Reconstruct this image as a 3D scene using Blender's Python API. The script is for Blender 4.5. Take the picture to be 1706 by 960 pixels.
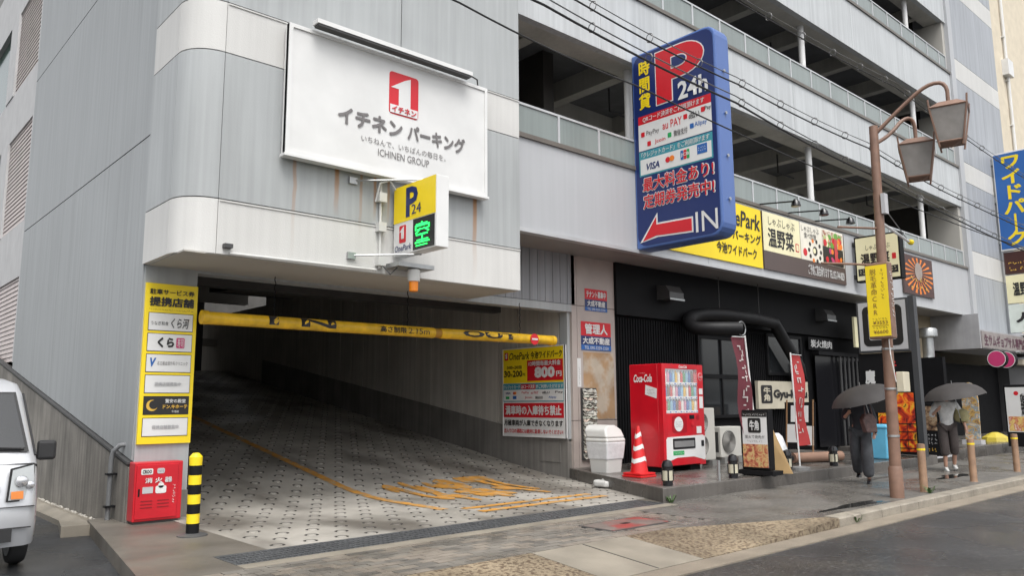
import bpy, bmesh, math, random
from mathutils import Vector, Matrix
random.seed(11)
sc = bpy.context.scene
for o in list(bpy.data.objects): bpy.data.objects.remove(o)
COL = sc.collection
R = math.radians

# ------------------------------------------------------------ camera
cam_d = bpy.data.cameras.new("camera"); cam = bpy.data.objects.new("camera", cam_d); COL.objects.link(cam)
cam_d.sensor_width = 36.0; cam_d.lens = 36.0 * 1312.8 / 1706.0; cam_d.clip_start = .05; cam_d.clip_end = 3000
yaw, pitch, roll = R(41.99), R(8.32), R(-.357)
fw = Vector((math.sin(yaw)*math.cos(pitch), math.cos(yaw)*math.cos(pitch), math.sin(pitch)))
rt = Vector((math.cos(yaw), -math.sin(yaw), 0)); up = rt.cross(fw)
rt2 = math.cos(roll)*rt + math.sin(roll)*up; up2 = -math.sin(roll)*rt + math.cos(roll)*up
mw = Matrix((rt2, up2, -fw)).transposed().to_4x4(); mw.translation = (0, 0, 1.42)
cam.matrix_world = mw; sc.camera = cam

# ------------------------------------------------------------ world, sun, exposure (overcast, rainy)
w = bpy.data.worlds.new("World"); sc.world = w; w.use_nodes = True
nt = w.node_tree; bg = nt.nodes["Background"]
sky = nt.nodes.new("ShaderNodeTexSky"); sky.sky_type = 'NISHITA'; sky.sun_disc = False
SUN_EL, SUN_AZ = R(62), R(205)
sky.sun_elevation = SUN_EL; sky.sun_rotation = SUN_AZ; sky.dust_density = 4.0; sky.air_density = 1.0; sky.ozone_density = 1.0
hs = nt.nodes.new("ShaderNodeHueSaturation"); hs.inputs["Saturation"].default_value = .14
nt.links.new(sky.outputs[0], hs.inputs["Color"]); nt.links.new(hs.outputs[0], bg.inputs["Color"])
bg.inputs["Strength"].default_value = .15
sd = bpy.data.lights.new("sun", 'SUN'); sun = bpy.data.objects.new("sun", sd); COL.objects.link(sun)
sd.energy = 1.1; sd.angle = R(35); sd.color = (1, .97, .93)
sun.rotation_euler = (Vector((math.sin(SUN_AZ)*math.cos(SUN_EL), math.cos(SUN_AZ)*math.cos(SUN_EL), math.sin(SUN_EL)))).to_track_quat('Z', 'Y').to_euler()
sc.view_settings.view_transform = 'Standard'; sc.view_settings.look = 'None'; sc.view_settings.gamma = 1
sc.view_settings.exposure = .88
sc.cycles.use_denoising = True

# ------------------------------------------------------------ materials
MATS = {}
def M(name, col=(.5,.5,.5), rough=.6, metal=0., var=.12, vscale=2.5, bump=0., bscale=60., streak=0., spec=.5,
      emit=None, estr=1., alpha=None, wet=None, col2=None, c2scale=4., c2lo=.45, c2hi=.6, coat=0., trans=0., c2vec=None):
    if name in MATS: return MATS[name]
    m = bpy.data.materials.new(name); m.use_nodes = True; MATS[name] = m
    n = m.node_tree; p = n.nodes["Principled BSDF"]; L = n.links.new
    p.inputs["Roughness"].default_value = rough; p.inputs["Metallic"].default_value = metal
    p.inputs["Specular IOR Level"].default_value = spec; p.inputs["Coat Weight"].default_value = coat
    p.inputs["Transmission Weight"].default_value = trans
    p.inputs["Base Color"].default_value = (*col, 1)
    geo = n.nodes.new("ShaderNodeNewGeometry")
    cur = None
    def mixc(fac, a, b, mode='MIX'):
        x = n.nodes.new("ShaderNodeMix"); x.data_type = 'RGBA'; x.blend_type = mode
        if isinstance(fac, float): x.inputs[0].default_value = fac
        else: L(fac, x.inputs[0])
        for k, v in ((6, a), (7, b)):
            if isinstance(v, tuple): x.inputs[k].default_value = (*v, 1)
            else: L(v, x.inputs[k])
        return x.outputs[2]
    def noise(scale, vec=None, detail=4.):
        t = n.nodes.new("ShaderNodeTexNoise"); t.inputs["Scale"].default_value = scale; t.inputs["Detail"].default_value = detail
        L(vec if vec else geo.outputs["Position"], t.inputs["Vector"]); return t.outputs["Fac"]
    def ramp(f, a, b):
        r = n.nodes.new("ShaderNodeMapRange"); L(f, r.inputs[0]); r.inputs[1].default_value = a; r.inputs[2].default_value = b
        return r.outputs[0]
    cur = col
    if col2:
        cv = None
        if c2vec:
            q = n.nodes.new("ShaderNodeVectorMath"); q.operation = 'MULTIPLY'; q.inputs[1].default_value = c2vec; L(geo.outputs["Position"], q.inputs[0]); cv = q.outputs[0]
        cur = mixc(ramp(noise(c2scale, cv), c2lo, c2hi), cur, col2)
    if var > 0:
        f = ramp(noise(vscale, detail=6.), .3, .7)
        lo = tuple(1-var for _ in range(3)); hi = tuple(1+var*.6 for _ in range(3))
        cur = mixc(1., cur, mixc(f, lo, hi), 'MULTIPLY')
    if streak > 0:
        mp = n.nodes.new("ShaderNodeVectorMath"); mp.operation = 'MULTIPLY'; mp.inputs[1].default_value = (7, 7, .22)
        L(geo.outputs["Position"], mp.inputs[0])
        f = ramp(noise(1.6, mp.outputs[0], 5.), .35, .7)
        cur = mixc(1., cur, mixc(f, (1-streak,)*3, (1.,)*3), 'MULTIPLY')
    if not isinstance(cur, tuple): L(cur, p.inputs["Base Color"])
    if wet:
        f = ramp(noise(wet[0]), wet[1], wet[2])
        r = n.nodes.new("ShaderNodeMapRange"); L(f, r.inputs[0]); r.inputs[3].default_value = wet[3]; r.inputs[4].default_value = wet[4]
        L(r.outputs[0], p.inputs["Roughness"])
    if bump > 0:
        b = n.nodes.new("ShaderNodeBump"); b.inputs["Strength"].default_value = bump; b.inputs["Distance"].default_value = .01
        L(noise(bscale, detail=5.), b.inputs["Height"]); L(b.outputs[0], p.inputs["Normal"])
    if emit:
        p.inputs["Emission Color"].default_value = (*emit, 1); p.inputs["Emission Strength"].default_value = estr
    if alpha is not None: p.inputs["Alpha"].default_value = alpha
    return m
def flat(name, col, rough=.45, **k): return M(name, col, rough, var=k.pop('var', .05), **k)
def poster(name, cols, scale=6., dark=0.):
    """printed photograph: colour patches only, flat print"""
    if name in MATS: return MATS[name]
    m = bpy.data.materials.new(name); m.use_nodes = True; MATS[name] = m
    n = m.node_tree; p = n.nodes["Principled BSDF"]; L = n.links.new; p.inputs["Roughness"].default_value = .4
    g = n.nodes.new("ShaderNodeNewGeometry"); v = n.nodes.new("ShaderNodeTexNoise"); v.inputs["Scale"].default_value = scale
    v.inputs["Detail"].default_value = 5.; v.inputs["Distortion"].default_value = 1.2; L(g.outputs["Position"], v.inputs["Vector"])
    r = n.nodes.new("ShaderNodeValToRGB"); L(v.outputs["Fac"], r.inputs[0]); e = r.color_ramp.elements
    k = len(cols)
    e[0].position = .3; e[0].color = (*cols[0], 1); e[1].position = .7; e[1].color = (*cols[-1], 1)
    for i in range(1, k-1):
        x = e.new(.3+.4*i/(k-1)); x.color = (*cols[i], 1)
    L(r.outputs[0], p.inputs["Base Color"]); return m

# rain-stained painted panel with rust runs below the billboard
def rust_runs(base, name, runs):
    m = base.copy(); m.name = name; MATS[name] = m
    n = m.node_tree; p = n.nodes["Principled BSDF"]; L = n.links.new
    src = p.inputs["Base Color"].links[0].from_socket
    g = n.nodes.new("ShaderNodeNewGeometry"); s = n.nodes.new("ShaderNodeSeparateXYZ"); L(g.outputs["Position"], s.inputs[0])
    nz = n.nodes.new("ShaderNodeTexNoise"); nz.inputs["Scale"].default_value = 3.; L(g.outputs["Position"], nz.inputs["Vector"])
    def math_(op, a, b=None):
        x = n.nodes.new("ShaderNodeMath"); x.operation = op
        for i, v in enumerate((a, b)):
            if v is None: continue
            if isinstance(v, (int, float)): x.inputs[i].default_value = v
            else: L(v, x.inputs[i])
        return x.outputs[0]
    wob = math_('MULTIPLY', math_('SUBTRACT', nz.outputs["Fac"], .5), .05)
    xx = math_('ADD', s.outputs["X"], wob)
    tot = None
    for x0, wd, zt, zb, st in runs:
        a = math_('SUBTRACT', 1., math_('DIVIDE', math_('ABSOLUTE', math_('SUBTRACT', xx, x0)), wd))
        a = math_('MINIMUM', math_('MAXIMUM', math_('MULTIPLY', a, 1.9), 0.), 1.)
        r = n.nodes.new("ShaderNodeMapRange"); L(s.outputs["Z"], r.inputs[0]); r.inputs[1].default_value = zb; r.inputs[2].default_value = zt
        a = math_('MULTIPLY', math_('MULTIPLY', a, r.outputs[0]), st)
        tot = a if tot is None else math_('MAXIMUM', tot, a)
    x = n.nodes.new("ShaderNodeMix"); x.data_type = 'RGBA'; L(tot, x.inputs[0]); L(src, x.inputs[6]); x.inputs[7].default_value = (.33, .15, .04, 1)
    L(x.outputs[2], p.inputs["Base Color"]); return m

grey_panel = M("grey_panel_paint", (.385,.402,.405), .5, var=.12, vscale=.45, bump=.12, bscale=45, streak=.15)
white_panel = M("white_panel_paint", (.58,.575,.555), .55, var=.1, vscale=.6, bump=.25, bscale=55, streak=.07)
RUNS = [(a,b*.9,c,d,min(1.,e*1.2)) for a,b,c,d,e in [(4.52,.035,4.6,3.25,.5),(5.13,.05,4.6,3.9,.85),(5.5,.03,4.6,3.6,.5),(5.72,.035,4.6,3.9,.8),(5.95,.03,4.6,3.9,.7),(6.25,.03,4.6,3.9,.6),(7.52,.06,4.6,3.25,.8),(6.9,.03,4.6,3.4,.3)]]
grey_rust = rust_runs(grey_panel, "grey_panel_rust_runs", RUNS)
white_rust = rust_runs(white_panel, "white_panel_rust_runs", [(a,b,c,d,e*.55) for a,b,c,d,e in RUNS])
side_grey = M("side_wall_paint", (.33,.346,.352), .5, var=.06, vscale=.5, bump=.1, bscale=45, streak=.16)
spandrel = M("spandrel_paint", (.50,.52,.53), .5, var=.07, vscale=.8, bump=.2, bscale=60, streak=.16)
band_grey = M("band_grey_metal", (.42,.43,.445), .42, var=.05, vscale=.6, streak=.06)
trim = M("trim_metal", (.5,.51,.52), .4, metal=.3, var=.08)
concrete = M("raw_concrete", (.24,.225,.2), .8, var=.3, vscale=1.8, bump=.35, bscale=30, streak=.4)
ramp_c = M("ramp_concrete", (.34,.32,.285), .6, var=.3, vscale=.9, bump=.3, bscale=70, col2=(.165,.15,.13), c2scale=.6, c2lo=.47, c2hi=.62, c2vec=(1.5,.55,1), wet=(.55,.46,.6,.75,.32))
groove_c = M("groove_dirt_shade", (.05,.047,.042), .6, var=.2)  # dark tone paints in the shade of the grooves along with damp dirt
apron_c = M("apron_concrete_wet", (.125,.112,.094), .5, var=.3, vscale=1.2, bump=.3, bscale=80, wet=(.8,.4,.62,.28,.65))
strip_c = M("edge_strip_concrete", (.23,.205,.165), .6, var=.25, vscale=2, bump=.3, bscale=60)
asphalt = M("asphalt_wet", (.034,.035,.038), .4, var=.3, vscale=1.1, bump=.7, bscale=110, wet=(.6,.33,.62,.05,.36), col2=(.12,.12,.118), c2scale=24, c2lo=.58, c2hi=.7)
alley_m = M("alley_asphalt_wet", (.028,.029,.031), .35, var=.35, vscale=1.3, bump=.6, bscale=90, wet=(.8,.35,.6,.1,.5), col2=(.06,.06,.06), c2scale=30, c2lo=.57, c2hi=.68)
walk = M("sidewalk_blacktop", (.115,.108,.098), .5, var=.28, vscale=1.4, bump=.4, bscale=110, wet=(.9,.36,.58,.08,.6), col2=(.22,.205,.18), c2scale=26, c2lo=.56, c2hi=.66)
paver_m = [M("paver_%s" % k, c, .6, var=.3, vscale=3.5, bump=.35, bscale=90, wet=(.9,.4,.62,.16,.55)) for k, c in (("grey",(.185,.17,.148)),("warm",(.22,.192,.16)),("dark",(.14,.13,.115)))]
aggregate = M("exposed_aggregate", (.25,.2,.135), .5, var=.4, vscale=1.2, bump=.8, bscale=55, col2=(.1,.07,.045), c2scale=26, c2lo=.47, c2hi=.6)
kerb_m = M("kerb_stone", (.27,.24,.195), .65, var=.3, vscale=3, bump=.35, bscale=70, col2=(.2,.18,.15), c2scale=60, c2lo=.52, c2hi=.62)
gutter_m = M("gutter_concrete", (.24,.205,.16), .55, var=.25, vscale=2.4, bump=.4, bscale=80, col2=(.18,.15,.12), c2scale=85, c2lo=.52, c2hi=.62)
platform_m = M("platform_slab_wet", (.12,.11,.1), .35, var=.3, vscale=1.5, bump=.2, bscale=60, wet=(1.,.4,.6,.1,.45), streak=.25)
pier_tile = M("pink_granite_panel", (.40,.345,.315), .4, var=.12, vscale=2, bump=.1, bscale=90)
inner_panel = M("inner_wall_panel", (.5,.475,.43), .8, var=.15, vscale=1, bump=.15, bscale=60, streak=.2)
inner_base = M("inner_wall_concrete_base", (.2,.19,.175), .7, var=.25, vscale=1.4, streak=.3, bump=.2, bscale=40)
soffit_m = M("soffit_paint", (.42,.405,.37), .7, var=.08, vscale=1.)
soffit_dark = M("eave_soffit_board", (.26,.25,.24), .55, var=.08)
black_wall = M("black_siding", (.007,.007,.008), .75, var=.25, spec=.12)
black_paint = M("black_paint", (.009,.009,.01), .6, var=.1, spec=.15)
black_gloss = flat("black_gloss", (.01,.01,.012), .2)
dark_steel = M("dark_steel", (.05,.05,.05), .5, var=.2)
galv = M("galvanised_steel", (.42,.43,.43), .38, metal=.8, var=.15, vscale=8)
beam_m = M("beam_paint", (.5,.485,.44), .65, var=.18, vscale=1.2, streak=.1)
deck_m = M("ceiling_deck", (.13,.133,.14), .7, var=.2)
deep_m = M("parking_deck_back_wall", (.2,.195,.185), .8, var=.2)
glass_f = M("parapet_frosted_glass", (.24,.275,.265), .22, var=.12, vscale=.5, streak=.12)
sill_m = M("brown_sill", (.13,.115,.1), .45, var=.1)
win_glass = flat("dark_window_glass", (.02,.022,.024), .06, spec=.7)
clear_glass = M("display_glass", (1,1,1), .02, var=0, alpha=.12)
white = flat("white_print", (.66,.66,.65), var=.06); white_al = M("white_aluminium", (.68,.68,.67), .35, var=.05)
yellow = flat("sign_yellow", (.83,.62,.012)); yellow_d = M("barrier_yellow", (.7,.42,.015), .42, var=.3, vscale=6)
red = flat("sign_red", (.56,.012,.022)); navy = flat("sign_navy", (.012,.026,.12), .3); blue_side = flat("sign_blue_side", (.075,.14,.36), .3)
blue = flat("sign_blue", (.02,.11,.36)); teal = flat("sign_teal", (.05,.27,.33)); black_ink = flat("black_ink", (.015,.014,.014)); grey_ink = flat("grey_ink", (.16,.15,.15))
pale_grey = flat("pale_grey_print", (.45,.45,.46)); cream = flat("cream_print", (.78,.73,.47)); orange_ink = flat("orange_ink", (.75,.2,.02)); green_ink = flat("green_ink", (.02,.32,.09))
brown_board = flat("brown_board", (.085,.06,.055)); pink = flat("pink_print", (.5,.04,.15)); gold = flat("gold_print", (.65,.4,.06))
road_orange = M("orange_road_paint", (.52,.25,.045), .6, var=.3, vscale=4, col2=(.32,.27,.19), c2scale=7, c2lo=.5, c2hi=.66)
vend_red = M("vending_red", (.52,.006,.016), .3, var=.14, vscale=3, coat=.3)
rust_pipe = M("brown_pole_paint", (.2,.115,.08), .5, var=.2, vscale=6, bump=.15, bscale=30)
brown_bol = M("brown_bollard_paint", (.25,.15,.09), .5, var=.25, vscale=9)
plastic_w = M("white_plastic", (.55,.55,.53), .4, var=.06); plastic_bag = M("plastic_bag", (.62,.63,.64), .25, var=.1, vscale=12, bump=.6, bscale=25)
cone_red = flat("cone_red", (.55,.012,.014), .4); rubber = M("rubber", (.02,.02,.021), .7)
skin_m = M("skin", (.42,.24,.17), .5, var=.05); hair_m = M("hair", (.02,.016,.014), .4)
cloth = lambda n, c: M(n, c, .85, var=.2, vscale=12, bump=.3, bscale=40)

# ------------------------------------------------------------ geometry helpers
def wloc(o):
    v = Vector((0, 0, 0))
    while o: v += Vector(o.location); o = o.parent
    return v
class MB:
    def __init__(s): s.v = []; s.f = []; s.mi = []; s.cm = 0
    def add(s, vs, fs):
        k = len(s.v); s.v += [tuple(v) for v in vs]; s.f += [tuple(i+k for i in f) for f in fs]; s.mi += [s.cm]*len(fs); return s
    def box(s, x0, x1, y0, y1, z0, z1):
        if x1 < x0: x0, x1 = x1, x0
        if y1 < y0: y0, y1 = y1, y0
        if z1 < z0: z0, z1 = z1, z0
        return s.add([(x0,y0,z0),(x1,y0,z0),(x1,y1,z0),(x0,y1,z0),(x0,y0,z1),(x1,y0,z1),(x1,y1,z1),(x0,y1,z1)],
                     [(0,3,2,1),(4,5,6,7),(0,1,5,4),(1,2,6,5),(2,3,7,6),(3,0,4,7)])
    def prism(s, poly, a, b):
        """poly: list of 3D points (one cap), extruded from a-offset to b-offset vectors"""
        n = len(poly); a = Vector(a); b = Vector(b)
        vs = [Vector(p)+a for p in poly]+[Vector(p)+b for p in poly]
        fs = [tuple(range(n))[::-1], tuple(range(n, 2*n))]+[(i, (i+1) % n, n+(i+1) % n, n+i) for i in range(n)]
        return s.add(vs, fs)
    def tube(s, pts, r, seg=10, cap=True):
        pts = [Vector(p) for p in pts]; n = len(pts); rs = r if isinstance(r, (list, tuple)) else [r]*n
        vs = []; ref = None
        for i, p in enumerate(pts):
            t = (pts[min(i+1, n-1)]-pts[max(i-1, 0)]).normalized()
            if ref is None: ref = Vector((0,0,1)) if abs(t.z) < .9 else Vector((1,0,0))
            u = t.cross(ref).normalized(); q = u.cross(t).normalized(); ref = q
            for k in range(seg):
                a = 2*math.pi*k/seg; vs.append(p+rs[i]*(math.cos(a)*u+math.sin(a)*q))
        fs = [(i*seg+k, i*seg+(k+1) % seg, (i+1)*seg+(k+1) % seg, (i+1)*seg+k) for i in range(n-1) for k in range(seg)]
        if cap: fs += [tuple(range(seg))[::-1], tuple(range((n-1)*seg, n*seg))]
        return s.add(vs, fs)
    def lathe(s, prof, c, axis='z', seg=20):
        vs = []; n = len(prof); c = Vector(c)
        for r, h in prof:
            for k in range(seg):
                a = 2*math.pi*k/seg; x, y = r*math.cos(a), r*math.sin(a)
                vs.append(c+Vector((x, y, h) if axis == 'z' else (x, h, y) if axis == 'y' else (h, x, y)))
        fs = [(i*seg+k, i*seg+(k+1) % seg, (i+1)*seg+(k+1) % seg, (i+1)*seg+k) for i in range(n-1) for k in range(seg)]
        fs += [tuple(range(seg))[::-1], tuple(range((n-1)*seg, n*seg))]
        return s.add(vs, fs)
    def build(s, name, mat, parent=None, smooth=False, bevel=0., kind=None, base=False):
        me = bpy.data.meshes.new(name); off = wloc(parent) if parent else Vector((0,0,0))
        loc = Vector((0,0,0))
        if parent is None and s.v and base:
            xs, ys, zs = zip(*s.v); loc = Vector(((min(xs)+max(xs))/2, (min(ys)+max(ys))/2, min(zs)))
        me.from_pydata([Vector(v)-off-loc for v in s.v], [], s.f)
        for m in (mat if isinstance(mat, (list, tuple)) else [mat]): me.materials.append(m)
        me.polygons.foreach_set("material_index", s.mi)
        bm = bmesh.new(); bm.from_mesh(me); bmesh.ops.recalc_face_normals(bm, faces=bm.faces); bm.to_mesh(me); bm.free()
        if smooth:
            me.polygons.foreach_set("use_smooth", [True]*len(me.polygons))
            me.set_sharp_from_angle(angle=R(40))
        o = bpy.data.objects.new(name, me); COL.objects.link(o); o.location = loc
        if parent: o.parent = parent
        if bevel > 0:
            b = o.modifiers.new("bevel", 'BEVEL'); b.width = bevel; b.segments = 2; b.limit_method = 'ANGLE'
        if kind: o["kind"] = kind
        return o
def box(name, mat, x0, x1, y0, y1, z0, z1, parent=None, bevel=0., **k): return MB().box(x0,x1,y0,y1,z0,z1).build(name, mat, parent, bevel=bevel, **k)
def tag(o, label, cat, group=None):
    o["label"] = label; o["category"] = cat
    if group: o["group"] = group
    return o
def thing(name, label, cat, loc=(0,0,0), group=None):
    o = bpy.data.objects.new(name, None); COL.objects.link(o); o.location = loc; o.empty_display_size = .2
    return tag(o, label, cat, group)
def struct(o): o["kind"] = "structure"; return o
def copy_tree(o, parent=None):
    c = o.copy(); COL.objects.link(c); c.parent = parent
    for ch in list(o.children): copy_tree(ch, c)
    return c

FONT = None
def text_mesh(s, bold=0., shear=0., spacing=1.):
    copies = 1
    if any(ord(c) > 0x3000 for c in s) and bold > 0: copies = 9; spread = bold*1.1; bold = 0.
    cu = bpy.data.curves.new("lettering", 'FONT'); cu.body = s; cu.size = 1; cu.offset = bold; cu.shear = shear; cu.resolution_u = 2
    cu.align_x = 'CENTER' if '\n' in s else 'LEFT'; cu.space_line = spacing; cu.fill_mode = 'FRONT'
    o = bpy.data.objects.new("lettering", cu); COL.objects.link(o)
    dg = bpy.context.evaluated_depsgraph_get(); me = bpy.data.meshes.new_from_object(o.evaluated_get(dg))
    bpy.data.objects.remove(o); bpy.data.curves.remove(cu)
    if copies > 1 and len(me.vertices):     # heavier strokes: the same print laid down again a little beside itself
        vs = [v.co.copy() for v in me.vertices]; fs = [tuple(p.vertices) for p in me.polygons]; V = []; Fc = []
        for k in range(copies):
            a = 2*math.pi*k/8; dx, dy = (0, 0) if k == 8 else (spread*math.cos(a), spread*math.sin(a)); n0 = len(V)
            V += [(v.x+dx, v.y+dy, .0005*k) for v in vs]; Fc += [tuple(i+n0 for i in q) for q in fs]
        me = bpy.data.meshes.new("lettering"); me.from_pydata(V, [], Fc)
    return me
class Face:
    """flat print on a sign face: u right, v up, metres from the lower left corner"""
    def __init__(s, parent, org, ux, uv=(0,0,1), w=1., h=1., name=None):
        s.p = parent; s.o = Vector(org); s.ux = Vector(ux).normalized(); s.uv = Vector(uv).normalized(); s.n = s.ux.cross(s.uv); s.w = w; s.h = h
    def at(s, u, v, l): return s.o+s.ux*u*s.w+s.uv*v*s.h+s.n*(.004*l)
    def poly(s, pts, mat, l=1, name="colour_field"):
        m = MB(); P = [s.at(u, v, l) for u, v in pts]
        m.prism(P, (0,0,0), -s.n*.003); return m.build(name, mat, s.p)
    def rect(s, u0, v0, u1, v1, mat, l=1, name="colour_field"): return s.poly([(u0,v0),(u1,v0),(u1,v1),(u0,v1)], mat, l, name)
    def disc(s, u, v, r, mat, l=1, name="emblem", seg=20, ry=None):
        return s.poly([(u+r/s.w*math.cos(2*math.pi*k/seg), v+(ry or r)/s.h*math.sin(2*math.pi*k/seg)) for k in range(seg)], mat, l, name)
    def rrect(s, u0, v0, u1, v1, r, mat, l=1, name="colour_field"):
        pts = []; ru, rv = r/s.w, r/s.h
        for cu, cv, a0 in ((u1-ru, v1-rv, 0), (u0+ru, v1-rv, 90), (u0+ru, v0+rv, 180), (u1-ru, v0+rv, 270)):
            for k in range(5): a = R(a0+k*22.5); pts.append((cu+ru*math.cos(a), cv+rv*math.sin(a)))
        return s.poly(pts, mat, l, name)
    def text(s, t, u0, v0, u1, v1, mat, l=2, bold=.0, shear=0., spacing=1., name="lettering"):
        me = text_mesh(t, bold, shear, spacing)
        if not len(me.vertices): return None
        xs = [v.co.x for v in me.vertices]; ys = [v.co.y for v in me.vertices]
        x0, x1, y0, y1 = min(xs), max(xs), min(ys), max(ys)
        off = wloc(s.p) if s.p else Vector((0,0,0))
        for v in me.vertices:
            a = (v.co.x-x0)/max(x1-x0, 1e-6); b = (v.co.y-y0)/max(y1-y0, 1e-6)
            v.co = s.at(u0+(u1-u0)*a, v0+(v1-v0)*b, l)+s.n*v.co.z-off
        me.materials.clear(); me.materials.append(mat)
        o = bpy.data.objects.new(name, me); COL.objects.link(o)
        if s.p: o.parent = s.p
        return o
def _marks(s, u0, v0, u1, v1, mat, l=2, rows=1, cols=8, seed=1):
    """print too small or blurred to read: short uneven strokes, no characters"""
    rg = random.Random(seed); m = MB(); cw, rh = (u1-u0)/cols, (v1-v0)/rows
    for r_ in range(rows):
        for c in range(cols):
            for k in range(3):
                a = u0+cw*(c+rg.uniform(.08,.55)); b = v0+rh*(r_+rg.uniform(.12,.65))
                w_, h_ = (cw*rg.uniform(.25,.42), rh*.12) if rg.random() < .55 else (cw*.12, rh*rg.uniform(.2,.32)); e = cw*rg.uniform(-.06,.06)
                P = [s.at(a,b,l+.1*k), s.at(a+w_,b,l+.1*k), s.at(a+w_+e,b+h_,l+.1*k), s.at(a+e,b+h_,l+.1*k)]; m.prism(P, (0,0,0), -s.n*.0003)
    return m.build("illegible_print", mat, s.p, kind="stuff")
Face.marks = _marks
NX = (0,-1,0)   # "right" direction of a face that looks towards -X
PX = (1,0,0)    # "right" direction of a face that looks towards -Y
# ============================================================ ground
struct(MB().box(-800,1200,-800,1200,-.5,-.17).build("ground", asphalt))
struct(MB().box(-120,300,-30,4.44,-.3,-.12).build("road", asphalt))
struct(MB().box(-30,3.12,4.44,60,-.3,-.15).build("side_alley", alley_m))
struct(MB().box(2.0,80,4.44,4.715,-.3,-.106).build("gutter", gutter_m))
# dropped kerb: exposed aggregate slope, two pale slabs let into it
g = MB()
def slope_quad(m, x0, x1, ya0, ya1, za0, za1):   # upper edge at y=5.7 (or tapering), lower edge at 4.72
    pass
bs = [(2.0,5.7,0,-.1),(5.35,5.7,0,-.1),(5.36,5.7,0,-.1),(6.75,5.7,0,-.1),(6.76,5.7,0,-.1),(7.5,5.7,0,-.1),(9.6,4.9,0,-.004)]
for (a, b) in zip(bs[:-1], bs[1:]):
    pts = [(a[0],4.72,a[3]),(b[0],4.72,b[3]),(b[0],b[1],b[2]-.002),(a[0],a[1],a[2]-.002)]
    g.cm = 1 if a[0] == 5.36 else 0
    if b[0]-a[0] < .02: continue
    g.add(pts+[(x,y,-.4) for x,y,z in pts], [(0,1,2,3),(0,4,5,1),(1,5,6,2),(2,6,7,3),(3,7,4,0)])
drop = struct(g.build("dropped_kerb", [aggregate, strip_c]))
MB().prism([(6.05,4.73,-.096),(6.065,4.73,-.096),(6.065,5.68,0.),(6.05,5.68,0.)], (0,0,0), (0,0,-.02)).build("joint", groove_c, drop)
# raised kerb, stone by stone
kerb = struct(MB().box(9.6,62,4.735,4.9,-.4,-.02).build("kerb", kerb_m))
x = 9.6; ks = None
while x < 60:
    ln = .6 if x < 13 else 1.0
    MB().prism([(x+.006,4.72,-.2),(x+.006,4.72,-.012),(x+.006,4.735,.004),(x+.006,4.92,.006),(x+.006,4.92,-.2)], (0,0,0), (ln-.012,0,0)).build("kerb_stone", kerb_m, kerb)
    x += ln
struct(MB().prism([(7.5,5.7,0),(9.6,4.9,0),(62,4.9,0),(62,7.2,0),(9.3,7.2,0),(9.3,6.88,0),(8.4,6.88,0),(8.4,5.7,0)], (0,0,0), (0,0,-.35)).build("sidewalk", walk))
pav = struct(MB().box(2.0,8.4,5.7,6.88,-.35,-.022).build("block_paving", paver_m[2]))
cells = []
for r in range(11):
    for c in range(-1, 33):
        x0 = 2.02+c*.2+(r % 2)*.1; y0 = 5.705+r*.107
        if x0 < 1.99 or x0+.2 > 8.42: continue
        if 6.87 < x0+.1 < 7.95 and 5.97 < y0+.05 < 6.55: continue
        cells.append((x0, y0))
cells.sort(key=lambda p: p[0]**2+p[1]**2); pm = {}
rest = MB()
for i, (x0, y0) in enumerate(cells):
    k = random.choice((0,0,1,1,2)); z = -.022+.022+random.uniform(-.003,.002)
    if i < 300:
        if k not in pm:
            me = MB().box(.004,.196,.004,.102,0,.03).build("paver", paver_m[k], pav); pm[k] = me.data; bpy.data.objects.remove(me)
        o = bpy.data.objects.new("paver", pm[k]); COL.objects.link(o); o.parent = pav; o.location = (x0, y0, z-.03)
    else:
        rest.cm = k; rest.box(x0+.004,x0+.196,y0+.004,y0+.102,z-.03,z)
rest.build("paver", paver_m, pav, kind="stuff")
# inspection cover
cov = thing("inspection_cover", "rectangular worn red-brown inspection cover set in the block paving", "manhole cover", (7.4,6.25,0))
box("rim", dark_steel, 6.87,7.93,5.97,6.53,-.05,.003, cov)
M("worn_red_cover", (.16,.13,.115), .45, var=.25, vscale=5, col2=(.27,.045,.04), c2scale=2.2, c2lo=.45, c2hi=.6, bump=.3, bscale=60)
box("lid", MATS["worn_red_cover"], 6.9,7.9,6.0,6.5,-.04,.007, cov); box("lifting_slot", black_paint, 7.34,7.46,6.22,6.29,.0,.0095, cov)
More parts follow.
